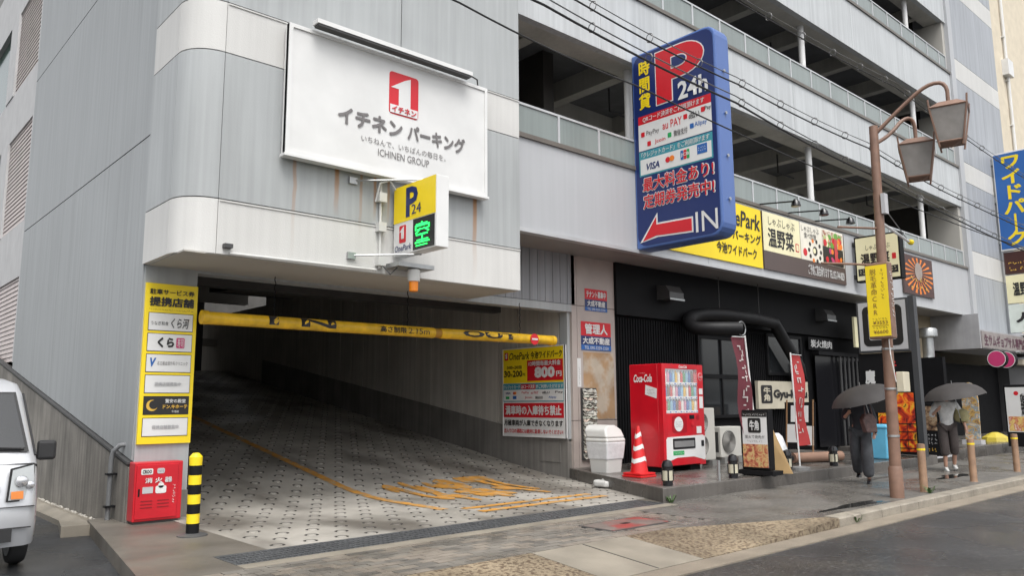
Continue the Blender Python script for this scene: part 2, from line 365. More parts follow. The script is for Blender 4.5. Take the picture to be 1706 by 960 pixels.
# apron with trench drain
struct(MB().prism([(2.86,11.2,0),(2.2,6.88,0),(3.05,6.88,0),(3.05,7.64,0),(3.6,7.64,0),(3.6,11.2,0)], (0,0,0), (0,0,-.4)).build("apron", apron_c))
struct(MB().box(3.05,9.3,6.88,7.075,-.35,.002).build("edge_strip", strip_c))
struct(MB().box(3.05,10.0,7.075,7.64,-.4,-.2).build("trench", black_paint))
struct(MB().box(9.3,10.6,7.0,7.7,-.4,-.002).build("trench_end_pad", apron_c))
for k in range(6):
    x0 = 3.06+k*1.04
    t = thing("trench_grate", ("second","third","fourth","fifth")[k-1]+" bar grate of the trench drain from the striped post end" if 0 < k < 5 else ("leftmost bar grate of the trench, nearest the yellow and black post" if k == 0 else "rightmost bar grate of the trench, beside the platform corner"), "drain grate", (x0+.52,7.36,-.05), "drain grates across the ramp foot")
    m = MB()
    for j in range(6): m.box(x0+.01,x0+1.03,7.1+j*.1,7.12+j*.1,-.045,-.001)
    m.build("bearing_bar", M("wet_grate_steel", (.18,.185,.19), .35, metal=.5, var=.2), t, kind="stuff")
    m = MB(); nb = 17
    for j in range(nb): m.box(x0+.02+j*.06,x0+.03+j*.06,7.09,7.63,-.02,-.004)
    m.build("cross_bar", MATS["wet_grate_steel"], t, kind="stuff")
    m = MB().box(x0,x0+1.035,7.077,7.089,-.05,0).box(x0,x0+1.035,7.628,7.64,-.05,0).box(x0,x0+.01,7.089,7.628,-.05,0).box(x0+1.025,x0+1.035,7.089,7.628,-.05,0)
    m.build("frame", MATS["wet_grate_steel"], t)
# ramp with stamped anti-slip rings
def rz(y): return 0. if y < 10.2 else (y-10.2)*.16 if y > 11.0 else (y-10.2)**2*.1
def ramp_z(y):
    if y < 10.0: return 0.
    if y < 11.6: return .05*(y-10.)**2
    return .128+.16*(y-11.6)
g = MB(); SX, SY = .37, .33; S = 16
def ringcell(x0, y0, rings=True):
    cx, cy = x0+SX/2, y0+SY/2; vs = []
    for k in range(S):
        a = 2*math.pi*k/S+.001; c, s = math.cos(a), math.sin(a); t = min(SX/2/abs(c) if abs(c) > 1e-6 else 9, SY/2/abs(s) if abs(s) > 1e-6 else 9)
        vs.append((cx+c*t, cy+s*t, 0))
    # snap the four diagonal-nearest to corners
    for sx in (-1, 1):
        for sy in (-1, 1):
            q = (cx+sx*SX/2, cy+sy*SY/2); i = min(range(S), key=lambda i: (vs[i][0]-q[0])**2+(vs[i][1]-q[1])**2); vs[i] = (q[0], q[1], 0)
    rs = [(.08, 0), (.074, -.018), (.055, -.018), (.047, .001)]
    for r, z in rs: vs += [(cx+r*math.cos(2*math.pi*k/S), cy+r*math.sin(2*math.pi*k/S), z) for k in range(S)]
    vs = [(X, Y, z+ramp_z(Y)) for X, Y, z in vs]
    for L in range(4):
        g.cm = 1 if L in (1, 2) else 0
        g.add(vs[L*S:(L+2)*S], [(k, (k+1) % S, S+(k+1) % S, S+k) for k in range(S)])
    g.cm = 0; g.add(vs[4*S:5*S], [tuple(range(S))])
row = 0; y = 7.64
while y < 26.5:
    x = 3.6+(row % 2)*SX/2
    if row % 2: g.cm = 0; g.add([(3.6,y,ramp_z(y)),(x,y,ramp_z(y)),(x,y+SY,ramp_z(y+SY)),(3.6,y+SY,ramp_z(y+SY))], [(0,1,2,3)])
    while x < 11.0:
        ringcell(x, y); x += SX
    y += SY; row += 1
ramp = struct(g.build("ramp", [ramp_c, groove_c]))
box("ramp_far_floor", ramp_c, 3.6,11.2,y-.01,34,2.2,ramp_z(y)+.004, ramp)
# painted marks on the ramp
class Sheet:
    pass
def paint(pts, mat=road_orange, dz=.006):
    m = MB(); m.add([(a, b, ramp_z(b)+dz) for a, b in pts], [tuple(range(len(pts)))]); m.build("painted_line", mat, ramp)
yy = 8.75
while yy < 25:
    paint([(6.55,yy),(6.7,yy),(6.7,yy+.45),(6.55,yy+.45)]); yy += .45
for ya, yb, xr in ((8.2,8.36,9.35),(8.55,8.7,9.1)):
    xx = 6.85
    while xx < xr: paint([(xx,ya),(xx+.5,ya),(xx+.5,yb),(xx,yb)]); xx += .5
for ch, xa in (("止",8.75),("ま",7.95),("れ",7.15)):
    me = text_mesh(ch, .055); xs = [v.co.x for v in me.vertices]; ys = [v.co.y for v in me.vertices]
    for v in me.vertices:
        a = (v.co.x-min(xs))/(max(xs)-min(xs)); b = (v.co.y-min(ys))/(max(ys)-min(ys))
        X = xa+.72*(1-a); Y = 9.2+2.2*(1-b); v.co = (X, Y, v.co.z)
    bm = bmesh.new(); bm.from_mesh(me); bmesh.ops.subdivide_edges(bm, edges=bm.edges, cuts=1); bm.to_mesh(me); bm.free()
    for v in me.vertices: v.co.z += ramp_z(v.co.y)+.008
    me.materials.clear(); me.materials.append(road_orange); o = bpy.data.objects.new("painted_letter", me); COL.objects.link(o); o.parent = ramp
# shop platforms
struct(MB().prism([(9.32,7.16,.2),(19.2,7.06,.2),(19.2,10.6,.2),(10.95,10.6,.2)], (0,0,0), (0,0,-.5)).build("shop_platform", platform_m, bevel=.015))
struct(MB().box(21.5,36,7.7,10.6,-.3,.18).build("far_shop_platform", platform_m, bevel=.015))
struct(MB().box(36,80,7.2,30,-.3,.01).build("far_pavement", walk))
MB().tube([(9.45,7.3,.015),(10.2,8.8,.015),(10.75,9.95,.02)], .02, 8).build("hose", rubber, None, base=True); tag(bpy.data.objects["hose"], "thin black hose lying along the platform edge by the ramp", "hose")

# ============================================================ the parking building
B = thing("parking_building", "pale grey multi-storey car park with open decks and a ramp entrance", "building", (3.14,9.5,0))
def part(name, mat, x0, x1, y0, y1, z0, z1, parent=None, **k): return box(name, mat, x0,x1,y0,y1,z0,z1, parent or B, **k)
# projecting box over the entrance: backing + panels with real joints
part("box_backing", groove_c, 3.54,8.44,9.24,10.6,3.21,18); part("box_backing", groove_c, 3.16,3.54,9.62,10.6,3.21,18)
GA = .007
def corner_piece(z0, z1, mat):
    r = .42; pts = []
    for k in range(9):
        a = R(180+k*11.25); pts.append((3.12+r+r*math.cos(a), 9.2+r+r*math.sin(a), z0))
    inn = [(3.12+r+(r-.05)*math.cos(R(180+k*11.25)), 9.2+r+(r-.05)*math.sin(R(180+k*11.25)), z0) for k in range(8, -1, -1)]
    MB().prism(pts+inn, (0,0,GA), (0,0,z1-z0-GA)).build("corner_panel", mat, B, smooth=True)
for z0, z1, kind in ((3.2,3.88,'w'),(3.88,5.74,'g'),(5.74,6.4,'w'),(6.4,9.3,'g'),(9.3,10.0,'w'),(10.0,13.5,'g'),(13.5,18,'g')):
    mf = (white_rust if z0 < 3.5 else white_panel) if kind == 'w' else (grey_rust if z0 < 4 else grey_panel); ms = white_panel if kind == 'w' else grey_panel
    corner_piece(z0, z1, ms)
    part("side_panel", ms, 3.12,3.2,9.62+GA,10.52,z0+GA,z1-GA)
    if kind == 'g' and z0 > 6: 
        part("front_panel", mf, 3.54+GA,6.12-GA,9.2,9.3,z0+GA,z1-GA); part("front_panel", mf, 6.12+GA,8.46,9.2,9.3,z0+GA,z1-GA)
    else: part("front_panel", mf, 3.54+GA,8.46,9.2,9.3,z0+GA,z1-GA)
    # raised drip bead on the white bands' upper edge
    if kind == 'w':
        part("drip_bead", white_panel, 3.56,8.46,9.188,9.2,z1-.03,z1-.012)
part("box_soffit", soffit_m, 3.18,8.44,9.22,10.5,3.195,3.215)
part("box_end_panel", white_panel, 8.44,8.462,9.3,10.6,3.2,18)
# entrance piers, lintel, wall above
part("pier", grey_panel, 3.16,3.82,10.5,11.0,.35,3.2); part("pier_plinth", concrete, 3.15,3.83,10.49,11.0,-.2,.35)
part("lintel", grey_panel, 3.82,11.0,10.5,10.75,3.16,3.3)
sd_ = MB()
part("upper_wall", M("vertical_siding_grey", (.3,.31,.325), .5, var=.06, streak=.25), 8.44,11.05,10.52,10.75,3.3,4.4)
xx = 8.5
while xx < 11.0: part("siding_board", MATS["vertical_siding_grey"], xx,xx+.19,10.5,10.52,3.31,4.36); xx += .2
# granite column, panels with joints
part("column_core", concrete, 11.02,12.24,10.56,11.2,-.1,4.4)
for z0, z1 in ((.02,1.08),(1.08,3.3),(3.3,4.36)):
    part("column_panel", pier_tile, 11.0,11.14,10.5,11.2,z0+.006,z1-.006); part("column_panel", pier_tile, 11.15,12.26,10.5,10.58,z0+.006,z1-.006)
part("column_worn_patch", M("worn_plaster", (.38,.24,.13), .8, var=.2, col2=(.45,.38,.3), c2scale=3), 11.3,12.2,10.497,10.5,1.1,2.4)
# ramp interior
part("inner_wall_backing", groove_c, 11.0,11.3,11.2,24,0,9)
yy = 10.78
while yy < 23.4:
    part("inner_wall_panel", inner_panel, 10.93,11.02,yy+.012,yy+.6-.012,ramp_z(yy)+.5,3.5+.17*(yy-10.6)+.4); yy += .6
part("inner_jamb", grey_panel, 10.93,11.0,10.56,10.76,.7,3.2)
m = MB()
for a, b in ((10.56,11.6),(11.6,24.)):
    m.add([(10.9,a,ramp_z(a)-.2),(10.9,b,ramp_z(b)-.2),(10.9,b,ramp_z(b)+.72),(10.9,a,ramp_z(a)+.72)]+[(11.1,a,ramp_z(a)-.2),(11.1,b,ramp_z(b)-.2),(11.1,b,ramp_z(b)+.72),(11.1,a,ramp_z(a)+.72)],
          [(0,1,2,3),(3,2,6,7),(0,3,7,4),(1,5,6,2)])
m.build("inner_wall_base", inner_base, B)
part("inner_access_plate", inner_base, 10.888,10.9,10.75,11.3,.3,.68)
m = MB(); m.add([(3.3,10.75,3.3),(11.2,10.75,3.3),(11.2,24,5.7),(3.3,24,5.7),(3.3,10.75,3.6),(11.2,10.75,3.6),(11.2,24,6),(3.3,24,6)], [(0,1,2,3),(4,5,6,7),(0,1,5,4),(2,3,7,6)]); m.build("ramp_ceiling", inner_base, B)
for k in range(5):
    yb = 12.5+k*2.6; zc = 3.3+(yb-10.75)*.181; part("ceiling_beam", dark_steel, 3.6,10.93,yb,yb+.25,zc-.3,zc+.1)
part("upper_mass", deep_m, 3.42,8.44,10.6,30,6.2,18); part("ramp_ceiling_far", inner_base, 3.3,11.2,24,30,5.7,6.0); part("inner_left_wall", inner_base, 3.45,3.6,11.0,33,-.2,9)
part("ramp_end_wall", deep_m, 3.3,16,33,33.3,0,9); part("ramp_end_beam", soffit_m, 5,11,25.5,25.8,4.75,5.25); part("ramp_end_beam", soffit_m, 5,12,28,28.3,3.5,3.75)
part("ramp_end_post", dark_steel, 8.6,8.85,25.4,25.6,2,5.2); part("ramp_end_post", dark_steel, 9.9,10.1,27,27.2,2,5.2)
part("ramp_side_wall", inner_panel, 11.0,11.2,24,33,2,4.6)
# side wall to the alley: sloping concrete base, siding above, panels with joints
m = MB()
poly = [(3.1,10.5,-.3),(3.1,24,-.3),(3.1,24,3.1),(3.1,10.85,.73),(3.1,10.5,.66)]
m.prism(poly, (0,0,0), (.25,0,0)); m.build("side_base_wall", concrete, B)
m = MB(); m.prism([(3.085,10.52,.70),(3.085,24,3.13),(3.085,24,3.16),(3.085,10.52,.73)], (0,0,0), (.1,0,0)); m.build("base_flashing", dark_steel, B)
yb = [10.53,10.85,11.35,11.85,12.4,13.0,13.7,14.4,15.1,15.8,16.5,17.2,17.8,18.42]
part("side_wall_backing", groove_c, 3.16,3.4,10.6,18.4,.72,18)
for a, b in zip(yb[:-1], yb[1:]):
    zs = .74+(b-10.5)*.18
    za = .74+(a-10.5)*.18
    m = MB(); m.prism([(3.14,a+.002,za),(3.14,b-.002,zs),(3.14,b-.002,4.94),(3.14,a+.002,4.94)], (0,0,0), (.08,0,0)); m.build("side_siding_panel", side_grey, B)
for a, b, z0, z1 in ((10.53,18.42,4.96,8.17),(10.53,18.42,8.19,11.6),(10.53,18.42,11.62,18)):
    part("side_wall_panel", side_grey, 3.14,3.22,a,b,z0,z1)
# louvred bays further back
lou = M("louvre_brown", (.5,.44,.42), .5, var=.1)
part("louvre_bay_wall", M("bay_wall_paint", (.5,.5,.5), .6, var=.08, streak=.1), 3.2,3.4,18.42,30,4.1,5.3); 
for z0, z1 in ((7.6,8.8),(10.9,12.4)): part("louvre_bay_wall", MATS["bay_wall_paint"], 3.2,3.4,18.42,30,z0,z1)
for z0 in (2.3,5.3,8.8):
    z1 = z0+(1.8 if z0 < 3 else 2.3 if z0 < 6 else 2.1)
    part("bay_pier", MATS["bay_wall_paint"], 3.18,3.4,18.42,18.75,z0,z1); part("bay_pier", MATS["bay_wall_paint"], 3.18,3.4,21.4,22.3,z0,z1)
    z = z0+.04
    while z < z1-.05:
        m = MB(); m.prism([(3.225,18.75,z-.004),(3.245,18.75,z+.105),(3.255,18.75,z+.105),(3.235,18.75,z-.004)], (0,0,0), (0,2.65,0)); m.build("louvre_slat", lou, B); z += .1
    part("bay_window", M("green_window", (.03,.08,.06), .1), 3.3,3.34,22.3,27,z0,z1)
# --- open parking decks
XL, XR = 8.46, 29.85
part("band_panel", band_grey, XL,14.2,9.5,9.62,4.34,5.92); part("band_panel", band_grey, 14.21,22.0,9.5,9.62,4.34,5.92); part("band_panel", band_grey, 22.01,XR,9.5,9.62,4.34,5.92)
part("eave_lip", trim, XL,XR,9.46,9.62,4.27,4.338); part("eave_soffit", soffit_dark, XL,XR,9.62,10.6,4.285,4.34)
part("deck_slab", beam_m, XL,XR,9.62,22,4.6,5.3)
def deck(zs_bot, zs_top, first=False):
    """spandrel between zs_bot and zs_top, soffit, beams"""
    xs = [XL,10.9,14.6,18.3,22.0,25.7,XR]
    for a, b in zip(xs[:-1], xs[1:]): part("spandrel_panel", spandrel, a+.004,b-.004,9.5,9.66,zs_bot,zs_top)
    part("spandrel_beam", beam_m, XL,XR,9.66,10.15,zs_bot+.02,zs_top-.3)
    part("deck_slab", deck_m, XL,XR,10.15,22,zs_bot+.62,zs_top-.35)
    part("girder", beam_m, XL,XR,12.9,13.25,zs_bot+.1,zs_bot+.62)
    part("girder", beam_m, XL,XR,16.5,16.85,zs_bot+.1,zs_bot+.62)
    x = XL+1.2
    while x < XR: part("cross_beam", beam_m, x,x+.28,10.15,21.9,zs_bot+.16,zs_bot+.62); x += 2.75
for zb, zt in ((8.16,9.6),(11.62,13.1),(15.04,16.6)): deck(zb, zt)
part("roof_slab", deck_m, XL,XR,9.66,22,18.3,18.6); part("spandrel_panel", spandrel, XL,XR,9.5,9.66,18.2,19.2)
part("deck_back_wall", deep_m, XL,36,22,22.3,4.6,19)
for zt, zb in ((5.95,8.16),(9.6,11.62),(13.1,15.04)):
    part("parapet_sill", sill_m, XL,XR,9.46,9.64,zt-.03,zt+.05)
    part("parapet_rail", trim, XL,XR-.2,9.5,9.55,zt+.56,zt+.6)
    x = XL+.18; k = 0
    while x < XR-.3:
        x2 = min(x+1.07, XR-.25)
        part("parapet_glass", glass_f, x+.025,x2-.025,9.52,9.53,zt+.05,zt+.56); part("parapet_post", trim, x2-.025,x2+.025,9.5,9.55,zt+.05,zt+.56); x = x2
        k += 1
        if x2 >= XR-.26: break
    for xc in (12.1,19.6,27.1):
        MB().tube([(xc,9.85,zt-.3),(xc,9.85,zb+.3)], .085, 12).build("deck_column", white_al, B, smooth=True)
    for xc in (10.5,17.6,24.8): part("inner_column", beam_m, xc,xc+.35,12.9,13.25,zt-.6,zb+.3)
    for xc in (13.2,20.6,26.4): 
        MB().tube([(xc,11.3,zb+.4),(xc,11.3,zb-.15),(xc+.9,11.3,zb-.15)], .025, 6).build("hanging_pipe", dark_steel, B)
part("end_wall", deep_m, XL,XL+.2,10.6,22,4.6,19)
# --- stair tower at the right end
part("end_pilaster", band_grey, XR,30.25,9.42,10.6,3.4,20)
part("opening_jamb", soffit_m, XR-.22,XR,9.56,10.6,5.95,8.16); part("opening_jamb", soffit_m, XR-.22,XR,9.56,10.6,9.6,11.62); part("opening_jamb", soffit_m, XR-.22,XR,9.56,10.6,13.1,15.04)
part("tower_core", groove_c, 30.25,35.0,9.6,22,3.4,20)
for z0, z1, mm in ((3.5,5.82,'g'),(5.82,6.68,'w'),(6.68,9.2,'g'),(9.2,9.95,'w'),(9.95,13.1,'g'),(13.1,13.9,'w'),(13.9,16.6,'g'),(16.6,17.4,'w'),(17.4,20,'g')):
    part("tower_panel", white_panel if mm == 'w' else M("tower_grey", (.38,.4,.43), .5, var=.06, vscale=.6, streak=.25), 30.26,35.3,9.5,9.6,z0+.008,z1-.008)
part("tower_side", white_panel, 35.0,35.28,9.6,22,3.4,20)
# ground floor behind the shops
part("shop_back_wall", black_wall, 12.26,23.4,10.55,10.75,0,4.3)
part("far_shop_wall", M("beige_render", (.3,.25,.17), .7, var=.15), 23.4,29.0,10.5,10.7,2.7,4.3); part("far_shop_dark_wall", black_wall, 23.4,36,10.5,10.7,0,2.72)
part("partition", black_wall, 23.2,23.4,8.2,10.5,0,2.6)
# ribbed black siding as boards
x = 12.28
while x < 15.1: part("siding_rib", black_wall, x,x+.05,10.515,10.55,.2,3.16); x += .085
x = 17.1
while x < 20.0: part("siding_rib", black_wall, x,x+.05,10.515,10.55,.2,3.1); x += .085
part("fascia_board", black_paint, 12.27,23.2,10.44,10.55,3.2,4.28)
# neighbouring building
NB = thing("neighbour_building", "cream rendered building beyond the car park's stair tower", "building", (36,9.6,0))
creamw = M("cream_render", (.62,.55,.43), .8, var=.08, bump=.2, bscale=40)
box("wall", creamw, 35.35,60,9.75,25,2.8,24, NB); box("ground_storey", M("dark_ground_storey", (.05,.05,.052), .6), 35.35,60,10.1,25,0,2.8, NB)
MB().tube([(37.5,9.66,3),(37.5,9.66,24)], .06, 8).build("rain_pipe", white_al, NB)
for z in range(5, 24, 2): box("pipe_clip", white_al, 37.4,37.6,9.62,9.75,z,z+.05, NB)
box("meter_box", white_al, 37.1,37.8,9.5,9.75,15.2,15.9, NB)
# drain strip with gravel by the alley wall
struct(MB().prism([(2.5,10.9,-.02),(2.86,10.85,-.02),(3.1,12,-.08),(3.1,22,-.08),(2.75,22,-.08),(2.72,12,-.08)], (0,0,0), (0,0,-.2)).build("alley_edge_strip", strip_c))
m = MB()
for k in range(220):
    px_, py_ = random.uniform(2.85,3.08), random.uniform(11.6,16); s = random.uniform(.012,.03)
    m.lathe([(s*.4,-s*.6),(s,0),(s*.5,s*.7)], (px_,py_,-.07), seg=5)
g = m.build("gravel", M("gravel_stone", (.4,.38,.34), .7, var=.3), None, kind="stuff"); tag(g, "loose pale gravel along the foot of the alley wall", "gravel")
bp = thing("drain_pipe", "grey drain pipe with a bend clipped to the concrete alley wall", "pipe", (3.0,10.95,-.1))
MB().tube([(3.03,10.98,-.15),(3.03,10.96,.75),(3.04,10.93,.85),(3.09,10.86,.92),(3.16,10.82,.93)], .03, 10).build("pipe", M("grey_pipe", (.16,.165,.17), .5), bp, smooth=True)
for z in (.15,.55): box("clip", black_paint, 2.98,3.11,10.92,11.02,z,z+.025, bp)

# rain puddles and kerb weeds
def puddle(cx, cy, rx, ry, z):
    pts = []
    for k in range(22):
        a = 2*math.pi*k/22; q = 1+.25*math.sin(3*a+cx)+.15*math.sin(5*a+cy); pts.append((cx+rx*q*math.cos(a), cy+ry*q*math.sin(a), z))
    o = MB().add(pts, [tuple(range(22))]).build("puddle", M("puddle_water", (.03,.029,.027), .03, var=0, spec=.6)); struct(o)
puddle(16.4,5.75,.75,.16,.0035); puddle(10.9,5.15,.8,.1,.0035); puddle(14.9,6.6,.6,.12,.0035); puddle(11.6,2.6,.9,.25,-.1165)
for k, (x, y, lab) in enumerate(((13.18,5.0,"small green weed growing at the foot of the nearest brown bollard"),(10.05,4.72,"small weed in the kerb joint where the kerb begins to rise"),(9.42,7.1,"small weed at the corner of the shop platform"))):
    m = MB()
    for j in range(14):
        a = random.uniform(0,6.28); l = random.uniform(.05,.16); r0 = random.uniform(.0,.03); dx, dy = math.cos(a), math.sin(a)
        p0 = Vector((x+dx*r0,y+dy*r0,-.0 if k != 1 else -.09)); p1_ = p0+Vector((dx*l*.5,dy*l*.5,l*.7)); p2_ = p0+Vector((dx*l,dy*l,l*.75)); wv = Vector((-dy,dx,0))*.008
        m.add([p0-wv,p0+wv,p1_+wv*1.3,p1_-wv*1.3,p2_], [(0,1,2,3),(3,2,4)])
    tag(m.build("weed", M("weed_green", (.06,.12,.03), .6, var=.3), None, base=True), lab, "weed")
# ============================================================ signs on the building
def board(name, label, cat, org, ux, w, h, depth, mat, edge=None, group=None, bevel=0.):
    """flat sign: body behind the face; returns thing, Face"""
    o = Vector(org); U = Vector(ux); n = U.cross(Vector((0,0,1)))
    t = thing(name, label, cat, o+U*w/2, group)
    m = MB(); P = [o, o+U*w, o+U*w+Vector((0,0,h)), o+Vector((0,0,h))]
    m.prism(P, (0,0,0), -n*depth); m.build("panel", mat, t, bevel=bevel)
    return t, Face(t, o, ux, (0,0,1), w, h)
def border(f, mat, b, l=1, name="frame", out=.02):
    w, h = f.w, f.h; d = f.n
    for u0, v0, u1, v1 in ((0,0,1,b/h),(0,1-b/h,1,1),(0,b/h,b/w,1-b/h),(1-b/w,b/h,1,1-b/h)):
        P = [f.at(u,v,0)+d*out for u, v in ((u0,v0),(u1,v0),(u1,v1),(u0,v1))]
        MB().prism(P, (0,0,0), -d*(out+.06)).build(name, mat, f.p)
def one_logo(f, u0, v0, u1, v1, l=2, withtext=True):
    """red rounded tile with a white 1 and a white plate with red letters"""
    W, H = u1-u0, v1-v0; U = lambda a: u0+a*W; V = lambda b: v0+b*H
    f.rrect(u0,v0,u1,v1,min(.06, W*f.w*.1),red,l,"logo")
    f.poly([(U(.05),V(.62)),(U(.52),V(.86)),(U(.72),V(.93)),(U(.72),V(.22)),(U(.32),V(.22)),(U(.32),V(.62))], white, l+1, "logo")
    if withtext:
        f.rect(U(.03),V(.03),U(.97),V(.22),white,l+2,"logo"); f.text("イチネン",U(.08),V(.05),U(.92),V(.2),red,l+3,.03)
# billboard イチネンパーキング
t, f = board("billboard", "large white billboard with a red 1 logo above the ramp entrance", "billboard", (4.3,9.06,4.58), PX, 3.34, 1.75, .1, white)
border(f, white_al, .05)
one_logo(f, .46,.52,.61,.88, 1)
f.text("イチネン", .22,.33,.53,.47, grey_ink, 2, .035); f.text("パーキング", .555,.33,.87,.47, grey_ink, 2, .035)
f.text("いちねんで、いちばんの毎日を。", .33,.225,.76,.28, grey_ink, 2, 0.); f.text("ICHINEN GROUP", .41,.14,.67,.20, grey_ink, 2, 0.)
box("bottom_ledge", white_al, 4.28,7.66,9.02,9.16,4.54,4.575, t)
L_ = thing("sign_light_bar", "long dark-bottomed light bar mounted over the white billboard", "light fixture", (5.9,8.95,6.3))
box("housing", white_al, 4.6,7.2,8.86,9.0,6.36,6.42, L_); box("diffuser", dark_steel, 4.62,7.18,8.87,8.99,6.33,6.36, L_)
for xx in (5.1,6.7): MB().tube([(xx,8.93,6.42),(xx,9.1,6.52),(xx,9.2,6.52)], .015, 6).build("bracket", galv, L_)
MB().tube([(7.2,8.93,6.39),(7.4,9.0,6.4),(7.5,9.1,6.3),(7.5,9.19,6.2)], .012, 6).build("cable", dark_steel, L_)
# OnePark projecting sign with LED
X0 = 6.0
t = thing("projecting_sign", "yellow and white P24 projecting sign with a green lit panel", "sign", (X0+.1,8.6,3.45))
MB().box(X0,X0+.2,8.13,9.13,3.45,4.42).build("cabinet", white_al, t, bevel=.008)
f = Face(t, (X0,9.13,3.45), NX, (0,0,1), 1.0, .97)
f.rect(.0,.47,.98,1,yellow,1); f.text("P",.3,.52,.58,.95,navy,2,.03); f.text("24",.44,.54,.66,.68,navy,3,.0)
one_logo(f,.14,.17,.3,.42,1,False); f.text("OnePark",.04,.05,.44,.14,navy,2,.01,.2); f.marks(.04,.015,.44,.035,navy,2,1,16)
f.rect(.47,.02,.96,.46,black_gloss,1,"display_bezel")
led = M("green_led", (.01,.05,.02), .4, emit=(.02,1.,.12), estr=1.6, var=0)
f.text("空",.53,.1,.86,.40,led,3,.0,name="led_character")
m = MB()
for k in range(5):
    P = f.at(.55+.02*(k % 2),.06+.075*k,3); m.prism([P, P+f.ux*.26, P+f.ux*.26+Vector((0,0,.016)), P+Vector((0,0,.016))], (0,0,0), -f.n*.002)
m.build("led_row", led, t)
for z in (4.46,3.42): MB().tube([(X0+.1,8.6,z),(5.36,9.2,z-.02)], .013, 6).build("stay_rod", galv, t); MB().box(5.3,5.42,9.16,9.2,z-.07,z+.02).build("rod_bracket", galv, t)
for z in (3.6,4.25): box("wall_arm", galv, X0+.06,X0+.14,9.13,9.2,z,z+.06, t)
w_ = thing("cable_conduit", "white conduit with junction boxes on the wall beside the P24 sign", "conduit", (5.86,9.18,3.2))
MB().tube([(5.8,9.17,4.5),(5.8,9.17,3.26)], .02, 8).build("pipe", plastic_w, w_); MB().tube([(3.7,9.17,3.22),(5.75,9.17,3.24)], .017, 8).build("pipe", plastic_w, w_)
MB().tube([(5.72,9.17,4.2),(5.74,9.1,4.45),(5.9,9.1,4.52),(6.0,9.1,4.4)], .014, 6).build("pipe", plastic_w, w_)
for z in (4.2,3.78,3.3): box("junction_box", plastic_w, 5.74,5.86,9.1,9.2,z,z+.13, w_)
MB().tube([(5.8,9.12,3.32),(5.9,9.05,3.18),(6.0,9.0,3.3)], .01, 6).build("cable", dark_steel, w_)
box("camera_clip", dark_steel, 3.62,3.72,9.12,9.2,3.28,3.33, w_)
b_ = thing("warning_beacon", "amber warning beacon hanging under the P24 sign", "beacon", (6.3,8.9,3.0))
box("bracket", galv, 5.9,6.5,8.85,9.2,3.28,3.34, b_); MB().lathe([(.085,.08),(.09,.15),(.09,.24),(.06,.26)], (6.22,8.95,3.02), seg=16).build("housing", plastic_w, b_, smooth=True)
MB().lathe([(.05,-.06),(.062,-.05),(.066,.08)], (6.22,8.95,3.02), seg=16).build("lens", M("amber_lens", (.75,.22,.01), .15, emit=(1,.3,.02), estr=.04, var=0), b_, smooth=True)
# tall navy P sign
X0 = 11.8
t = thing("blue_parking_sign", "tall navy projecting sign with a red P and a red arrow reading IN", "sign", (X0+.2,8.5,4.36))
r = .22; prof = []
ya, yb, za, zb = 7.56, 9.5, 4.33, 8.27
pts = [(X0,yb,za),(X0,yb,zb)]+[(X0,ya+r-r*math.sin(R(a)),zb-r+r*math.cos(R(a))) for a in (0,22.5,45,67.5,90)]+[(X0,ya+r-r*math.cos(R(a)),za+r-r*math.sin(R(a))) for a in (0,22.5,45,67.5,90)]
MB().prism(pts, (0,0,0), (.44,0,0)).build("cabinet", blue_side, t, bevel=.03)
f = Face(t, (X0,yb,za), NX, (0,0,1), yb-ya, zb-za)
f.rrect(.025,.012,.975,.988,.2,navy,1,"face_panel")
f.text("時\n間\n貸",.09,.70,.235,.955,yellow,2,.03,0,1.05)
def big_p(f, u0, v0, u1, v1, mo, mi, mc, e, l):
    """outlined capital P: outline, fill, counter"""
    def shape(g_):
        W, H = u1-u0, v1-v0; gu, gv = g_/f.w, g_/f.h; cv = v0+H*.70; pts = [(u0-gu,v0-gv),(u0+W*.33+gu,v0-gv),(u0+W*.33+gu,v0+H*.4-gv)]
        ru = W*.45+gu; rv = H*.30+gv; cx = u0+W*.55
        for k in range(13): a = R(-90+k*15); pts.append((cx+ru*math.cos(a), cv+rv*math.sin(a)))
        return pts+[(u0-gu,v1+gv)]
    def cnt(g_):
        W, H = u1-u0, v1-v0; gu, gv = g_/f.w, g_/f.h; cv = v0+H*.70; cx = u0+W*.5; pts = [(u0+W*.33+gu,cv-H*.115+gv)]
        for k in range(9): a = R(-90+k*22.5); pts.append((cx+(W*.17-gu)*math.cos(a), cv+(H*.115-gv)*math.sin(a)))
        return pts+[(u0+W*.33+gu,cv+H*.115-gv)]
    f.poly(shape(e), mo, l, "letter_outline"); f.poly(shape(0), mi, l+1, "letter"); f.poly(cnt(0), mo, l+2, "letter_outline"); f.poly(cnt(e), mc, l+3, "letter_counter")
big_p(f, .31,.70,.87,.965, white, red, navy, .022, 2)
f.text("24h",.57,.685,.91,.775,white,6,.03)
f.rect(.07,.625,.93,.668,red,2); f.text("QRコード決済をご利用頂けます",.13,.632,.86,.662,white,3,.01,.15)
f.rect(.07,.49,.93,.625,white,2)
for s, u0, v0, u1, v1, mt in (("PayPay",.17,.555,.33,.585,grey_ink),("au PAY",.37,.565,.6,.605,red),("d払い",.68,.575,.80,.61,black_ink),("Pay",.86,.59,.93,.615,black_ink),("Jcoin",.27,.505,.4,.53,red),("微信支付",.5,.515,.66,.545,grey_ink),("Alipay",.74,.525,.88,.555,blue)):
    f.text(s,u0,v0,u1,v1,mt,3,.01)
for u, v, mt in ((.125,.572,red),(.64,.595,red),(.84,.603,red),(.2,.518,red),(.45,.53,green_ink),(.71,.54,blue)): f.rrect(u-.022,v-.012,u+.022,v+.012,.015,mt,3,"logo")
